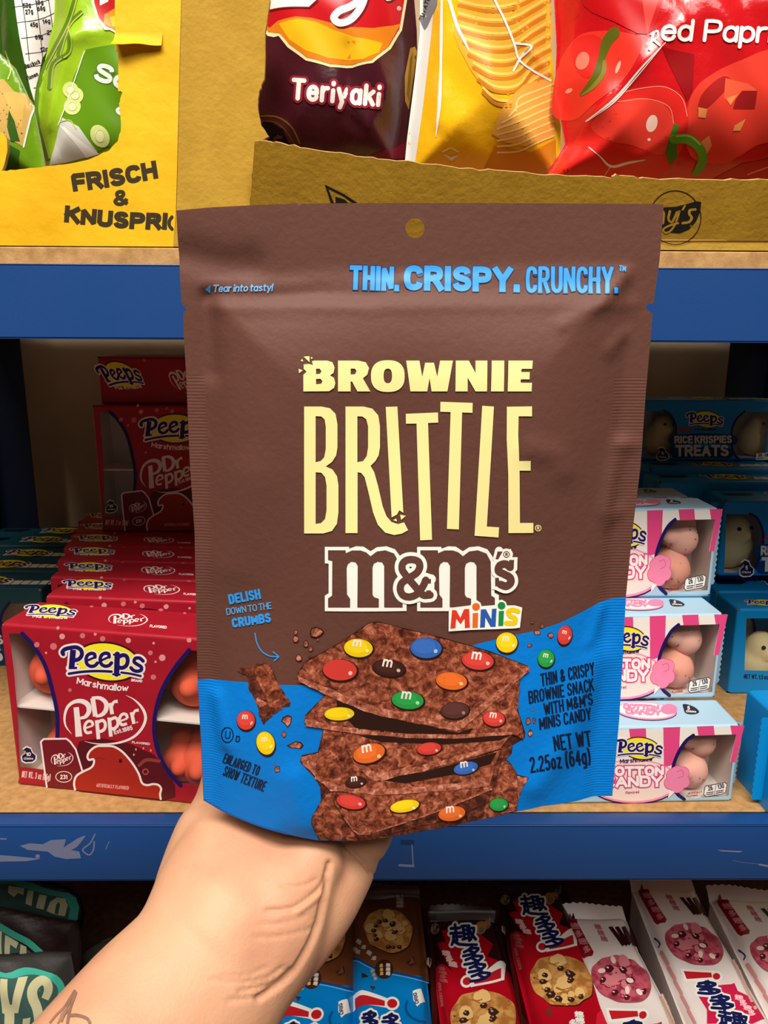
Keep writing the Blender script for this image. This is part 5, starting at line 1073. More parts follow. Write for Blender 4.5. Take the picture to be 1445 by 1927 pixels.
# ---- cotton candy boxes
LBL = mat('box_pale_blue', (168, 204, 226), .4, .35); PK = C(232, 74, 134, .42); PKL = C(246, 150, 186, .42); WB = C(246, 236, 228, .42); PAL = C(250, 226, 216, .42)
BRc = at(1372, 1509, Z=ZS); BLc = at(1040, 1514, Z=ZS); dv = BRc-BLc; ps = math.atan2(-dv[1], dv[0])
tf = Surf(BLc, (math.cos(ps), -math.sin(ps), 0), (0, 0, 1)); Wc = tf.uv((1386, 1440))[0][0]; Hc = tf.uv((1280, 1366))[0][1]
KZ = lambda L: [(1120+x*.2388, 1100+y*.2388) for x, y in L]
WIN = KZ([(765, 1190), (1110, 1178), (1056, 1664), (705, 1686), (640, 1640), (612, 1510), (622, 1400), (680, 1275)])
cb = Box('cotton_candy_box', 'pale blue and pink striped candy box at bottom of its stack', 'candy box', BLc, ps, Wc, Hc, .0385, LBL, 'cotton candy boxes', [WIN])
z = cb.front((1120, 1100, .2388))
z.poly([(-340, 1160), (1172, 1112), (1105, 1395), (1060, 1400), (1110, 1180), (760, 1190), (680, 1275), (622, 1400), (610, 1520), (500, 1460), (-340, 1480)], WB, 1)
for q in ([(-10, 1146), (125, 1140), (160, 1480), (30, 1480)], [(265, 1137), (398, 1132), (410, 1400), (300, 1400)], [(535, 1126), (668, 1121), (660, 1310), (610, 1420), (540, 1440)], [(800, 1117), (932, 1112), (940, 1186), (812, 1190)], [(1062, 1110), (1174, 1110), (1104, 1395), (1062, 1400), (1110, 1180), (1076, 1182)], [(-280, 1155), (-150, 1152), (-100, 1480), (-240, 1480)]): z.poly(q, PK, 2)
z.stroke([(772, 1186), (720, 1225), (675, 1285), (635, 1365), (612, 1440), (612, 1520), (640, 1640), (700, 1690)], 26, NAVY, 3)
z.ell(300, 1556, 362, 176, NAVY, 4); z.ell(300, 1548, 362, 172, PKL, 5); z.ell(298, 1545, 345, 160, PAL, 6)
peeps(z, D3, [(1120+58*.2388, 1100+1156*.2388), (1120+650*.2388, 1100+1156*.2388), (1120+50*.2388, 1100+1540*.2388)], 7)
z.text('Marshmallow', (192, 1410), (450, 1388), 38, 7, NAVY, 8, .1)
for tx, a_, b_, h_ in (('COTTON', (78, 1506), (540, 1504), 78), ('CANDY', (70, 1596), (528, 1590), 90)): z.text(tx, (a_[0]+4, a_[1]+10), (b_[0]+4, b_[1]+10), h_, 26, C(120, 20, 70), 8); z.text(tx, a_, b_, h_, 22, C(255, 246, 240), 10, out=(20, PK))
z.text('Flavored', (238, 1650), (345, 1642), 22, 5, C(200, 80, 110), 8)
for x, y, r_ in ((650, 1500, 72), (590, 1560, 48), (640, 1580, 56), (690, 1550, 50), (690, 1480, 46), (610, 1500, 50)): z.ell(x, y, r_+4, r_+4, PK, 11); z.ell(x, y, r_, r_, C(246, 140, 176), 12)
z.stroke([(640, 1470), (680, 1460), (690, 1500), (650, 1520)], 7, C(232, 104, 150), 13); z.poly([(580, 1616), (622, 1630), (570, 1682)], C(250, 244, 236), 12)
z.poly([(870, 1582), (1020, 1556), (1040, 1570), (1028, 1634), (1010, 1648), (870, 1672), (850, 1655), (858, 1596)], C(80, 50, 60), 3); z.poly([(873, 1588), (1017, 1562), (1034, 1573), (1023, 1631), (1006, 1643), (873, 1666), (856, 1652), (864, 1599)], WHT, 4)
KD = C(50, 36, 44); z.stroke([(950, 1576), (936, 1652)], 4, KD, 5); z.text('26', (890, 1624), (926, 1618), 38, 7, KD, 5); z.text('130', (966, 1610), (1016, 1602), 38, 7, KD, 5)
for a_, b_ in (((876, 1640), (930, 1632)), ((874, 1654), (926, 1646)), ((952, 1628), (1008, 1618)), ((950, 1642), (1006, 1632))): z.stroke([a_, b_], 7, KD, 5, 0)
z.text('ARTIFICIALLY', (728, 1654), (842, 1640), 18, 4, C(150, 70, 60), 4); z.text('FLAVORED', (720, 1676), (810, 1666), 16, 4, C(150, 70, 60), 4)
z = cb.top((1120, 1100, .2388)); z.ell(400, 1000, 244, 74, C(60, 40, 100), 1, 4); z.ell(400, 996, 240, 70, PKL, 2, 4); z.ell(400, 994, 224, 60, WB, 3, 4)
z.text('COTTON', (222, 982), (498, 992), 38, 9, PKL, 5, out=(8, PK)); z.text('CANDY', (240, 1022), (520, 1030), 38, 9, PKL, 5, out=(8, PK)); z.ell(580, 985, 66, 42, C(240, 130, 170), 5)
z.poly([(690, 945), (740, 950), (800, 980), (818, 1008), (780, 1024), (710, 1014), (696, 980)], C(26, 24, 44), 2, sm=3); z.text('5', (725, 990), (745, 990), 30, 6, WHT, 3); z.text('Chicks', (715, 1008), (795, 1012), 16, 4, WHT, 3)
fin(cb, 1, .004, Hc-.006, m=LBL, lean=.5)
cbt = cb.done()
zt_ = ZS+Hc; GC2 = 'pink marshmallow chicks in the striped boxes'; CPK = (246, 160, 140); CPB = (248, 176, 158)
def cpos(r, x, y, z_, sz=1.0):
    return r.matrix_world @ Vector((x, y, z_)) if False else Vector(r.location)+Vector((x*math.cos(ps)+y*math.sin(ps), -x*math.sin(ps)+y*math.cos(ps), z_))
def place_c(bx_, by_, z_, sz, lb):
    r = at(bx_, by_, Z=z_); o = r-Wc*cb.ex; return dup(cbt, tuple(o), None, lb, None, (1, 1, sz))
h2, h3 = .0662, .0690
m2 = place_c(1346, 1315, zt_+.0006, h2/Hc, 'pale blue and pink striped candy box in the middle of its stack'); m3 = place_c(1337, 1124, zt_+h2+.0012, h3/Hc, 'pale blue and pink striped candy box on top of the front stack')
wx = tf.uv((1120+760*.2388, 1100+1600*.2388))[0][0]; wx2 = tf.uv((1120+960*.2388, 1100+1300*.2388))[0][0]
for r, nm, hh in ((cbt, 'bottom', Hc), (m2, 'middle', h2), (m3, 'top', h3)):
    s_ = .0235*(hh/Hc)**.6
    chick('marshmallow_chick', 'pink speckled marshmallow chick in the window of the %s striped box' % nm, cpos(r, wx+.004, .019, .0012), s_, CPB if nm == 'bottom' else CPK, GC2, math.pi*.8, False, 5+len(nm))
    chick('marshmallow_chick', 'pink marshmallow chick leaning over its pair in the %s striped box' % nm, cpos(r, wx+.010, .021, .0012+s_*1.0), s_*.94, CPB, GC2, 2.2, False, 9+len(nm))
ZB = ZS
for k in range(3):
    hb_ = .0626; q = at(1276, 1000, Y=.64); dup(cbt, (q[0]-Wc-.002+.001*k, .622, ZS+k*(hb_+.0006)), (0, 0, 0), ('striped candy box hidden low in the rear stack', 'striped candy box midway up the rear stack', 'striped candy box topping the rear stack, only its edge showing')[k], None, (1, 1, hb_/Hc))
# ---- blue treat boxes
TEAL = mat('box_cyan', (0, 140, 214), .36, .4, (40, .15, .002)); TD = C(8, 60, 120)
HR, YR = .0918, .832
z0 = ZS+2*HR+.001; BLr = at(1203, 800, Y=YR); BLr[2] = z0
tf2 = Surf(BLr, (1, 0, 0), (0, 0, 1)); Wr = tf2.uv((1452, 800))[0][0]; Hr = tf2.uv((1320, 753))[0][1]
K2 = lambda L: [(1190+x*.17647, 740+y*.17647) for x, y in L]
WLr = K2([(110, 188), (340, 190), (400, 228), (452, 330), (462, 420), (440, 540), (395, 640), (345, 708), (110, 708)]); WRr = K2([(1192, 198), (1450, 198), (1450, 716), (1142, 716), (1090, 640), (1064, 540), (1068, 400), (1112, 280)])
rbx = Box('treat_box', 'dim blue treat box topping the tall back stack', 'candy box', BLr, 0, Wr, Hr, .046, TEAL, 'blue treat boxes', [WLr, WRr])
z = rbx.front((1190, 740, .17647))
z.stroke([(335, 184), (402, 224), (456, 326), (466, 420), (444, 540), (400, 640), (350, 710)], 22, NAVY, 1); z.stroke([(1195, 192), (1106, 280), (1060, 400), (1056, 540), (1084, 645), (1140, 720)], 22, NAVY, 1)
def pz(A, x0, y0, x1, y1, L):
    kx = (x1-x0)/960; ky = (y1-y0)/450; o = (x0-210*kx, y0-110*ky); f_ = A.to
    d = [f_(o)[0], f_((o[0]+1445*kx, o[1]))[0], f_((o[0], o[1]+963*ky))[0]]; peeps(A, D3, d, L)
pz(z, 572, 188, 975, 372, 2); z.text('Marshmallow', (660, 396), (890, 398), 26, 6, NAVY, 2); z.text('Kelloggs', (470, 412), (622, 404), 40, 8, C(214, 40, 60), 3, .2)
z.stroke([(440, 500), (760, 480), (1065, 500)], 110, TD, 1, 3); z.stroke([(460, 640), (740, 630), (1020, 640)], 110, TD, 1, 3)
z.text('RICE KRISPIES', (446, 536), (1060, 532), 82, 19, C(240, 238, 232), 3); z.text('TREATS', (458, 674), (1026, 672), 124, 28, C(240, 238, 232), 3)
badge(z, 318, 650, 1.7, '5', 2); z.poly([(1320, 640), (1450, 632), (1450, 712), (1312, 712)], WHT, 2); z.text('26', (1340, 675), (1380, 675), 34, 7, KD, 3); z.text('130', (1410, 675), (1448, 675), 34, 7, KD, 3); z.stroke([(1330, 692), (1390, 692)], 7, KD, 3, 0)
def uvart(b, surf, H): return Art(b.P, surf, T=uvT(surf, b.W, H))
z = uvart(rbx, rbx.Tp, .046); d_ = lambda x, y: z.to((x, y))[0]
peeps(z, D3, [d_(30, 0), d_(86, 0), d_(28, 130)], 1, False); z.poly([(6, 30), (26, 28), (28, 44), (22, 58), (7, 56)], C(20, 20, 40), 1); z.text('TREATS', (70, 74), (94, 74), 26, 5, C(240, 238, 232), 2)
fin(rbx, -1, .004, Hr-.004, m=TEAL, lean=.2, L=.008)
rt = rbx.done(); GY = (240, 214, 164); GT = 'yellow marshmallow chicks in the blue boxes'
for lb, x, s_ in (('pale yellow marshmallow chick in left window of the back box', 1238, .030), ('pale yellow marshmallow chick in right window of the back box', 1418, .031)):
    q = at(x, 860, Y=YR+.024); chick('marshmallow_chick', lb, (q[0], YR+.025, z0+.0015), s_, GY, GT, .3)
# window-side variant standing in front
BL1 = at(1369, 1306, Z=ZS); tf3 = Surf(BL1, (1, 0, 0), (0, 0, 1)); H1 = tf3.uv((1375, 1146))[0][1]; W1 = Wr
K6 = lambda L: [(1330+x*.2386, 1100+y*.2386) for x, y in L]
vb = Box('treat_box', 'bright blue treat box with square window and net weight line', 'candy box', BL1, 0, W1, H1, .046, TEAL, 'blue treat boxes', [K6([(312, 267), (900, 267), (890, 690), (296, 676)])])
z = vb.front((1330, 1100, .2386)); z.text('NET WT. 1.5 oz (42g)', (290, 742), (560, 752), 36, 6, C(10, 40, 70), 1); z.stroke([(4000, 0)]*1, 1, TD, 1) if 0 else None
z = vb.top((1330, 1100, .2386)); pz(z, 300, 118, 560, 170, 1); z.poly([(75, 66), (430, 70), (475, 98), (75, 84)], C(70, 70, 50), 1) if 0 else None
vt = vb.done(); chick('marshmallow_chick', 'pale yellow marshmallow chick in the square window at right edge', tuple(BL1+np.array([.034, .024, .0015])), .034, GY, GT, .2)
def rdup(x, y, z_, h_, lb, rz=0): return dup(rt, (x, y, z_), (0, 0, rz), lb, None, (1, 1, h_/Hr))
xr_ = BL1[0]
for i, y in enumerate((.684, .732, .780, .828)):
    rdup(BLr[0]+.008+(.028 if i == 0 else .003*(i % 2)), y+.001, ZS, HR-.001 if i else .0845, 'blue treat box on the board, %s behind the square-window box' % ('first', 'second', 'third', 'fourth')[i])
fr = at(1348, 1084, Y=.70)
tb = rdup(fr[0], .70, fr[2], .0745, 'blue treat box facing out above the square-window box at right edge')
q = at(1368, 1060, Y=.72); chick('marshmallow_chick', 'pale yellow marshmallow chick behind the left window, above the square one', (q[0]+.002, .724, fr[2]+.0015), .036, GY, GT, .3)
for i, y in enumerate((.749, .790)): rdup(BLr[0]+.004*(i-1), y, ZS+HR+.0005, HR-.001-.006*(1-i), ('dim blue treat box on the upper layer, nearer of two lids', 'dim blue treat box on the upper layer, farther of two lids')[i])
rdup(BLr[0], .833, ZS+HR+.0003, HR-.0004, 'dim blue treat box directly carrying the topmost back box')
c0 = at(1449, 1536, Z=ZS); c1_ = at(1403, 1484, Z=ZS); dv = c1_-c0
rdup(c0[0], c0[1], ZS, .072, 'bright blue treat box cut by the right edge beside the striped stack', -math.atan2(dv[0], dv[1]))
xl_ = at(92, 1255, Y=.70)[0]
teal_shaded = mat('box_teal_shaded', (20, 78, 92), .4, .35, (40, .15, .002))  # box cyan darkened: shade on the left rows painted into the colour
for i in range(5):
    r = rdup(xl_-Wr-.003*(i % 2), .70+.0475*i, ZS, .080+.002*(i % 2), 'shade-darkened teal treat box left of the red row, %s from the front' % ('first', 'second', 'third', 'fourth', 'fifth')[i])
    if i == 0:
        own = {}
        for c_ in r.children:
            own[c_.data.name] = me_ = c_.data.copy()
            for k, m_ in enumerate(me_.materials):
                if m_ == TEAL: me_.materials[k] = teal_shaded
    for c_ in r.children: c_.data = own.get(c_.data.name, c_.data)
# ================================================================== biscuit packs lying on the lower board
GP = 'biscuit packs on the lower shelf'
def pack(label, outline, zt, base, art, fcol, fw=.05, roll=.011, amp=.004):
    S0 = Surf((0, 0, zt), (1, 0, 0), (0, 1, 0)); loop = S0.uv(np.array(outline, float))
    h = lambda u, v: amp-(amp+.009)*(1-np.minimum(segdist(u, v, loop)/roll, 1))**2.4+np.minimum(segdist(u, v, loop)/roll, 1)*.0008*np.sin(u*130+v*60)*np.sin(v*80+2)
    S1 = Surf(S0.O, S0.U, S0.V, baked(h, loop.min(0), loop.max(0), .001, 3), .003); S1.le = 1.3
    t = thing('biscuit_pack', label, 'biscuit pack', (loop[:, 0].mean(), loop[:, 1].mean(), ZL), 0, GP); P = Part()
    P.pillow(S1, [loop], base, base, lambda u, v: zt-ZL-.0008-.008*(1-np.minimum(segdist(u, v, loop)/.01, 1))**2)
    art(Art(P, S1)); P.build('wrapper', t)
    k = np.argsort(-loop[:, 1])[:2]; a, b_ = sorted((loop[k[0]], loop[k[1]]), key=lambda q: q[0])
    q = Part(); V = []; n = 20
    for j in range(4):
        for i in range(n+1):
            s_ = i/n; p_ = a+(b_-a)*s_; e = j/3*(1 if i % 2 else .93) if j == 3 else j/3
            V.append((p_[0]+.0006*math.sin(14*s_+j), p_[1]+.013*e, zt-.010+.012*e+.002*math.sin(5*s_)*e))
    q.add(V, [(j*(n+1)+i, j*(n+1)+i+1, (j+1)*(n+1)+i+1, (j+1)*(n+1)+i) for j in range(3) for i in range(n)], fcol, True); q.build('end_seal', t)
    return t
CKB = mat('cookie_print', (216, 160, 88), .5, .3, None, ((176, 112, 52), 160, .42, .62)); CKL = C(240, 196, 124, .5); CHP = C(62, 34, 26, .4); CHL = C(120, 70, 52, .4)
def cookie(A, x, y, rx, ry, rot, seed, cols, L, chips=11, lumps=12):
    r = random.Random(seed); c, k = math.cos(math.radians(rot)), math.sin(math.radians(rot))
    def P_(a, d): X, Y = rx*d*math.cos(a), ry*d*math.sin(a); return (x+X*c-Y*k, y+X*k+Y*c)
    rim = [P_(a, r.uniform(.95, 1.04)) for a in np.linspace(0, 2*math.pi, 22, endpoint=False)]
    A.poly([(u+1.5, v+2.5) for u, v in rim], cols[3], L, sm=3); A.poly(rim, cols[0], L+1, sm=3)
    for i in range(lumps):
        a, d = r.uniform(0, 6.28), r.uniform(.1, .78); u, v = P_(a, d); s_ = r.uniform(.12, .26); A.ell(u, v, rx*s_, ry*s_, cols[1], L+2, r.uniform(0, 90), 10); A.stroke([(u-rx*s_*.9, v+ry*s_*.6), (u, v+ry*s_), (u+rx*s_*.9, v+ry*s_*.6)], rx*.045, cols[4], L+2, 2)
    for i in range(chips):
        a, d = i*2.4+r.uniform(-.3, .3), .25+.62*((i*.618) % 1); u, v = P_(a, d); s_ = r.uniform(.10, .16)*rx; q = [(u+s_*r.uniform(.7, 1.2)*math.cos(t), v+.75*s_*r.uniform(.7, 1.2)*math.sin(t)) for t in np.linspace(0, 6.28, 7)[:-1]]
        A.poly(q, cols[2], L+3); A.ell(u-s_*.25, v-s_*.2, s_*.3, s_*.16, cols[5], L+4, 20, 8)
CC1 = (CKB, CKL, CHP, C(60, 30, 10), C(170, 108, 52), C(196, 160, 140))
# the three characters, 10 x 10 boxes, y down
DUO = [[(5.2, 0), (3.8, 1.6), (1.6, 3)], [(4.2, .9), (8, .9), (6.6, 2.8), (4.2, 4.3), (1, 5.2)], [(4, 2.2), (5.6, 3.2)], [(6, 4.4), (4.4, 6), (1.8, 7.4)], [(5, 5.4), (9.2, 5.4), (7.4, 7.6), (4.6, 9.2), (1, 10)], [(4.8, 6.7), (6.4, 7.8)]]
QU = [[(.6, 1.8), (4.2, 1.8)], [(2.4, .2), (2.4, 4)], [(.2, 4), (4.6, 4)], [(2.4, 4), (2.4, 7.4)], [(2.4, 5.6), (4.3, 5.6)], [(1.2, 5.2), (1, 7.2), (.1, 9)], [(1, 7.2), (3, 9), (10, 9.6)], [(5, 1), (8, 1)], [(5.5, 1), (5.5, 6.8)], [(7.4, 1), (7.4, 7.6)], [(5.5, 2.8), (7.4, 2.8)], [(5.5, 4.6), (7.4, 4.6)], [(4.8, 6.9), (7.4, 6.2)], [(8, 2.2), (9.8, 2.2), (9.2, 4.6), (7.9, 7.2)], [(8.1, 3.4), (8.9, 5.4), (10, 7.2)]]
def glyph(A, strokes, o, ex, ey, m, L, w_, cap=True):
    o, ex, ey = map(np.array, (o, ex, ey))
    for s_ in strokes: A.stroke([o+ex*a/10+ey*b/10 for a, b in s_], w_, m, L, 2 if len(s_) > 2 else 0, cap=cap)
NV2 = C(18, 28, 84, .4); RB = C(196, 30, 40, .35)
def chars(A, seq, L, w_):
    for g, o, ex, ey in seq: glyph(A, g, o, ex, ey, WHT, L, w_*2.3)
    for g, o, ex, ey in seq: glyph(A, g, o, ex, ey, NV2, L+2, w_)
def bang(A, bar, dot, r_, L):
    cx, cy = np.mean(bar, 0)
    A.poly([(cx+(a-cx)*1.12+(3 if a > cx else -3), cy+(b_-cy)*1.2+(3 if b_ > cy else -3)) for a, b_ in bar], WHT, L); A.ell(*dot, r_+4, r_+3.4, WHT, L); A.poly(bar, RB, L+1); A.ell(*dot, r_, r_*.9, RB, L+1)
ZT = ZL+.049
# blue
def art_b(A):
    z = Art(A.p, A.s, (540, 1650, .2076)); BRN = mat('pack_brown', (126, 72, 40), .3, .4, None, ((96, 52, 28), 12, .4, .6))
    z.poly([(548, 150), (1200, 130), (1290, 935), (1130, 905), (1000, 872), (850, 848), (700, 772), (600, 742), (565, 742)], BRN, 1)
    z.stroke([(580, 745), (640, 748), (720, 790), (850, 850), (1000, 875), (1140, 905), (1285, 945)], 14, C(10, 70, 150), 2); z.stroke([(580, 765), (640, 768), (720, 810), (850, 870), (1000, 895), (1140, 925), (1285, 965)], 8, C(120, 190, 240), 2)
    cookie(A, 731, 1752, 47, 40, 25, 3, CC1, 2, 13); z.ell(880, 840, 84, 88, C(66, 34, 26), 3)
    for i, (x0, y0, x1, y1) in enumerate(((640, 580, 790, 740), (606, 650, 700, 725))):
        for k in range(4 if i == 0 else 2): x = x0+(x1-x0)*k/3.2; y = y0+(y1-y0)*k/3.2; glyph(z, DUO if k % 2 else QU, (x, y-18), (38, 22), (-18, 34), C(206, 200, 196), 3, 7)
    for k in range(3): glyph(z, DUO, (840+k*2, 790+k*36), (34, 6), (-4, 30), C(226, 190, 110), 5, 6); glyph(z, QU, (900, 785+k*38), (36, 4), (-4, 32), C(236, 226, 210), 5, 6)
    for k in range(3): glyph(z, DUO, (755+k*14, 840+k*34), (34, 4), (2, 28), C(206, 166, 96), 4, 6)
    for k in range(3): glyph(z, QU, (990, 190+k*32), (64, -4), (2, 28), C(190, 180, 170), 3, 6)
    for q in ([(675, 870), (735, 900), (730, 912), (680, 920)], [(750, 990), (805, 1000), (775, 1035)], [(1080, 780), (1150, 725), (1168, 790), (1120, 815)]): z.poly(q, CHP, 4); z.poly([(q[0][0]+20, q[0][1]+20), (q[1][0]-15, q[1][1]+6), (q[2][0]-10, q[2][1]-6)], CHL, 5)
    z.poly([(1138, 1040), (1215, 1018), (1252, 1140), (1180, 1178), (1145, 1120)], WHT, 3); z.text('ORIG', (1196, 1150), (1176, 1050), 36, 8, C(40, 50, 90), 4)
    bang(A, [(667, 1882), (669, 1902), (724, 1894), (724, 1884)], (738, 1889), 9.5, 3)
    z.ell(1320, 1200, 0.1, .1, WHT, 1)
    z.stroke([(1090, 1130), (1075, 1180), (1100, 1250), (1170, 1300), (1250, 1320)], 22, C(8, 86, 160), 2)
    chars(A, [(DUO, (680, 1900), (34, 8), (-2, 30)), (DUO, (716, 1905), (40, 8), (0, 34)), (QU, (690, 1945), (50, 8), (0, 40))], 3, 6)
BLP = mat('pack_blue', (0, 128, 206), .25, .5, (40, .3, .002))
b2 = pack('blue and brown biscuit pack nearest the hand, its whole printed cookie in view', [(656, 1688), (790, 1684), (797, 1760), (805, 1843), (814, 1927), (822, 2010), (664, 2010), (661, 1900), (657, 1745)], ZT, BLP, art_b, BLP)
def shift(t, p_from, p_to, z_, lb, rz=0):
    d = at(*p_to, Z=z_)-at(*p_from, Z=z_); return dup(t, tuple(Vector(t.location)+Vector((d[0], d[1], 0))), (0, 0, rz), lb)
shift(b2, (768, 1843), (632, 1862), ZT, 'blue and brown biscuit pack half hidden behind the wrist')
# red
REDP = mat('pack_red', (188, 12, 34), .25, .5, (40, .3, .002), ((168, 6, 26), 10, .4, .65)); DKC = C(46, 20, 18, .3)
def art_r(A):
    z = Art(A.p, A.s, (780, 1540, .2561))
    z.poly([(600, 480), (1100, 480), (1230, 900), (1060, 780), (1090, 700), (1000, 640), (960, 600), (850, 590), (720, 610), (760, 690), (690, 700), (740, 760), (780, 820), (830, 880), (740, 830), (700, 860), (740, 1120), (790, 1440), (830, 1520), (780, 1520)], DKC, 1)
    for x, y, r1 in ((665, 600, 34), (990, 590, 40), (1030, 570, 26)): z.ell(x, y, r1, r1*1.1, C(170, 150, 120) if x < 700 else C(170, 120, 60), 2); z.ell(x+8, y+16, r1*.5, r1*.5, C(110, 100, 80), 3)
    z.poly([(640, 790), (670, 800), (665, 860), (640, 830)], C(190, 160, 150), 2)
    chars(A, [(QU, (976, 1686), (44, -2), (10, 38)), (DUO, (1000, 1724), (42, 0), (8, 30)), (DUO, (1012, 1750), (46, 2), (10, 32))], 3, 5.2)
    bang(A, [(1032, 1781), (1034, 1787), (1080, 1777), (1078, 1760)], (1020, 1782), 7.5, 3)
    cookie(A, 1057, 1845, 61, 48, 15, 8, CC1, 3, 12, 14)
    for k in range(3): glyph(z, (QU, DUO, QU)[k], (735+k*28, 740+k*36), (56, 6), (10, 34), C(232, 190, 190), 3, 8)
    for k in range(4): glyph(z, (DUO, QU)[k % 2], (715+k*6, 850+k*26), (62, 4), (8, 22), C(196, 90, 96), 3, 5)
    z.text('BAKERY SHOP', (790, 1110), (750, 950), 24, 5, C(206, 110, 116), 3)
    z.poly([(960, 1410), (1000, 1395), (1012, 1450), (985, 1460)], C(120, 50, 40), 3); z.poly([(1340, 1440), (1420, 1420), (1445, 1440), (1450, 1560), (1330, 1520)], C(220, 30, 56), 2)
    for k in range(3): glyph(z, QU, (1175+k*6, 1420+k*44), (60, 2), (6, 40), WHT, 3, 9)
    glyph(z, DUO, (1130, 1480), (60, 2), (6, 50), WHT, 3, 9)
r2 = pack('red biscuit pack with printed chocolate chip cookie beside the white packs', [(940, 1674), (1056, 1673), (1090, 1752), (1131, 1847), (1152, 1910), (1185, 2010), (1014, 2010), (1000, 1927), (968, 1800)], ZT, REDP, art_r, DKC)
shift(r2, (1050, 1778), (912, 1842), ZT, 'red biscuit pack between blue packs and the other red one')
# white
WP = mat('pack_white', (238, 226, 222), .28, .45, (40, .3, .002)); PC = (mat('pink_cookie_print', (206, 92, 112), .5, .3, None, ((160, 52, 72), 160, .42, .62)), C(222, 130, 142, .5), C(86, 20, 36, .4), C(150, 90, 96), C(150, 44, 64), C(246, 220, 214))
def art_w(A):
    z = Art(A.p, A.s, (1080, 1600, .2526)); MR = C(146, 20, 40, .35)
    z.poly([(478, 300), (500, 285), (540, 290), (565, 320), (690, 515), (680, 540), (620, 556), (600, 540), (485, 330)], MR, 1)
    for k in range(4): glyph(z, (QU, DUO)[k % 2], (505+k*32, 320+k*52), (56, -4), (20, 40), C(206, 130, 134), 2, 7)
    for k in range(3): glyph(z, QU, (680+k*24, 330+k*40), (44, 6), (16, 34), C(190, 110, 116), 2, 6)
    for k in range(4): z.poly([(785+k*48, 355+k*2), (812+k*48, 350+k*2), (920+k*26, 470), (893+k*24, 486)], C(60, 14, 28), 2)
    cookie(A, 1306, 1777, 57, 36, 22, 12, PC, 2, 9, 14)
    for k in range(5): u, v = [(1270, 1762), (1322, 1780), (1340, 1800), (1290, 1745), (1318, 1796)][k]; A.ell(u, v, 7, 4, C(250, 226, 214), 6, 20*k)
    z.poly([(905, 1050), (960, 1070), (1060, 1010), (1170, 1000), (1195, 990), (1220, 1050), (1330, 1110), (1345, 1140), (1420, 1260), (1330, 1295), (990, 1295), (990, 1190), (940, 1110)], C(206, 30, 76, .35), 2)
    bang(A, [(1286, 1828), (1292, 1843), (1340, 1840), (1338, 1831)], (1348, 1838), 7, 3)
    chars(A, [(DUO, (1305, 1842), (52, 10), (4, 26)), (DUO, (1330, 1868), (52, 10), (4, 28)), (QU, (1350, 1898), (54, 10), (4, 34))], 3, 5.6)
    for k in range(4): glyph(z, (QU, DUO)[k % 2], (1195+k*32, 1075+k*38), (60, 10), (6, 40), C(250, 200, 210), 3, 7)
    for k in range(6): z.stroke([(652+k*50, 760+k*110), (700+k*50, 850+k*110)], 26, C(216, 150, 150), 2, 0)
    for k in range(5): z.stroke([(1190+k*34, 830+k*72), (1215+k*34, 885+k*72)], 30, C(214, 180, 166), 2, 0)
    z.stroke([(600, 650), (640, 700), (630, 720)], 10, C(40, 50, 90), 2)
w2 = pack('white and pink biscuit pack in the middle of the three white ones', [(1190, 1668), (1312, 1672), (1336, 1724), (1382, 1800), (1441, 1900), (1510, 2010), (1330, 2010), (1292, 1927), (1238, 1790)], ZT, WP, art_w, WP)
shift(w2, (1306, 1777), (1172, 1842), ZT, 'white and pink biscuit pack next to the red packs', .05); shift(w2, (1201, 1676), (1346, 1696), ZT, 'white and pink biscuit pack cut off by the right edge', -.02)
# ------------------------------------------------------------------ dark bags with teal badges, lower left
TL = C(66, 178, 156, .4); TLD = C(64, 96, 90, .4); CRE = C(214, 208, 164, .45); GD = 'dark snack bags with teal badges'
def art_k1(P, S):
    z = Art(P, S, (0, 1640, .1661))
    z.poly([(-300, 1120), (0, 1100), (100, 1105), (280, 1078), (480, 1110), (640, 1170), (720, 1260), (742, 1350), (720, 1450), (640, 1550), (540, 1660), (500, 1760), (480, 2100), (-300, 2100)], TL, 1, sm=3)
    z.poly([(-300, 1200), (0, 1190), (150, 1190), (310, 1165), (440, 1170), (560, 1220), (640, 1290), (660, 1350), (640, 1420), (560, 1520), (490, 1600), (470, 1760), (440, 2050), (-300, 2050)], TLD, 2, sm=3)
    z.poly([(10, 1205), (95, 1205), (115, 1505), (138, 1505), (215, 1185), (320, 1180), (208, 1600), (165, 1600), (160, 1860), (55, 1860), (55, 1610), (28, 1600)], CRE, 3)
    z.stroke([(512, 1440), (548, 1350), (540, 1270), (490, 1228), (430, 1250), (372, 1330), (372, 1420), (420, 1540), (440, 1660), (430, 1800), (330, 1860)], [84, 96, 104, 108, 108, 112, 116, 112, 108, 100, 90], CRE, 3, cap=False); z.poly([(262, 1665), (348, 1650), (330, 1800), (250, 1800)], CRE, 3)
bag('snack_bag', 'charcoal snack bag at the front with teal badge reading YS', [(-70, 1800), (40, 1796), (80, 1791), (135, 1792), (145, 1850), (150, 1927), (152, 2060), (-70, 2060)], .49, .014, .03, foil('charcoal_foil', (52, 50, 48), None, .4), foil('charcoal_back', (40, 40, 40)), art_k1, GD, zb=ZL+.0005, cat='snack bag')
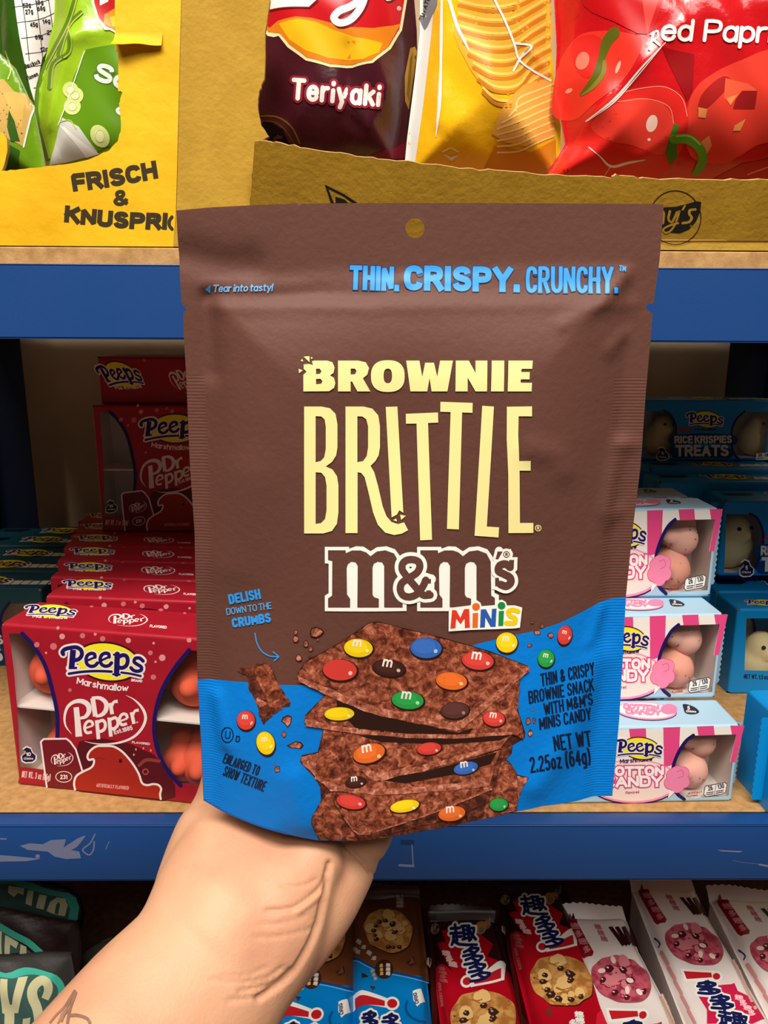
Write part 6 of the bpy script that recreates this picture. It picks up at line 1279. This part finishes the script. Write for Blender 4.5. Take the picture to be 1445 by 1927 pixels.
def art_k2(P, S):
    z = Art(P, S, (0, 1640, .1661)); z.stroke([(-120, 545), (0, 620), (160, 715), (320, 800), (470, 930)], 74, TL, 1); z.poly([(-120, 600), (0, 655), (200, 790), (380, 930), (-120, 930)], TLD, 2)
    z.poly([(62, 715), (212, 800), (185, 870), (118, 822), (112, 930), (55, 930)], CRE, 3); z.poly([(236, 820), (302, 852), (302, 930), (225, 930)], CRE, 3); z.poly([(-80, 640), (24, 675), (24, 930), (-80, 930)], CRE, 3)
bag('snack_bag', 'dark maroon snack bag right behind the front one with slanting teal badge', [(-70, 1700), (0, 1706), (86, 1724), (144, 1733), (152, 1748), (153, 1800), (155, 2060), (-70, 2060)], .53, .012, .03, foil('dark_maroon_foil', (44, 24, 26), None, .4), foil('charcoal_back', (40, 40, 40)), art_k2, GD, zb=ZL+.0005, cat='snack bag')
def art_k3(P, S):
    z = Art(P, S, (0, 1640, .1661)); z.poly([(-200, 70), (200, 90), (370, 120), (500, 180), (640, 215), (780, 235), (860, 290), (900, 400), (880, 545), (-200, 560)], TL, 1)
    z.poly([(-200, 130), (140, 140), (300, 185), (560, 265), (690, 280), (765, 330), (795, 420), (772, 540), (-200, 560)], TLD, 2)
    z.poly([(100, 155), (280, 182), (268, 262), (205, 240), (160, 285), (95, 235)], CRE, 3); z.poly([(320, 205), (388, 212), (360, 388), (290, 362)], CRE, 3); z.poly([(450, 252), (535, 270), (495, 428), (410, 410)], CRE, 3)
    z.poly([(528, 445), (570, 340), (650, 285), (740, 300), (772, 380), (735, 505)], CRE, 3, [[(620, 472), (640, 370), (668, 342), (682, 372), (660, 482)]])
bag('snack_bag', 'black snack bag farthest back with a partly covered teal badge', [(-70, 1640), (60, 1648), (128, 1668), (150, 1684), (160, 1720), (162, 2040), (-70, 2040)], .585, .012, .03, foil('black_foil', (24, 21, 22), None, .4), foil('charcoal_back', (40, 40, 40)), art_k3, GD, zb=ZL+.0005, cat='snack bag')
bag('snack_bag', 'plain olive grey snack bag slumped between dark bags and wrist', [(150, 1797), (180, 1776), (212, 1763), (262, 1770), (270, 2040), (178, 2040), (166, 1850)], .56, .01, .02, foil('olive_foil', (70, 70, 56), None, .45), foil('charcoal_back', (40, 40, 40)), lambda P, S: None, GD, zb=ZL+.0005, cat='snack bag')
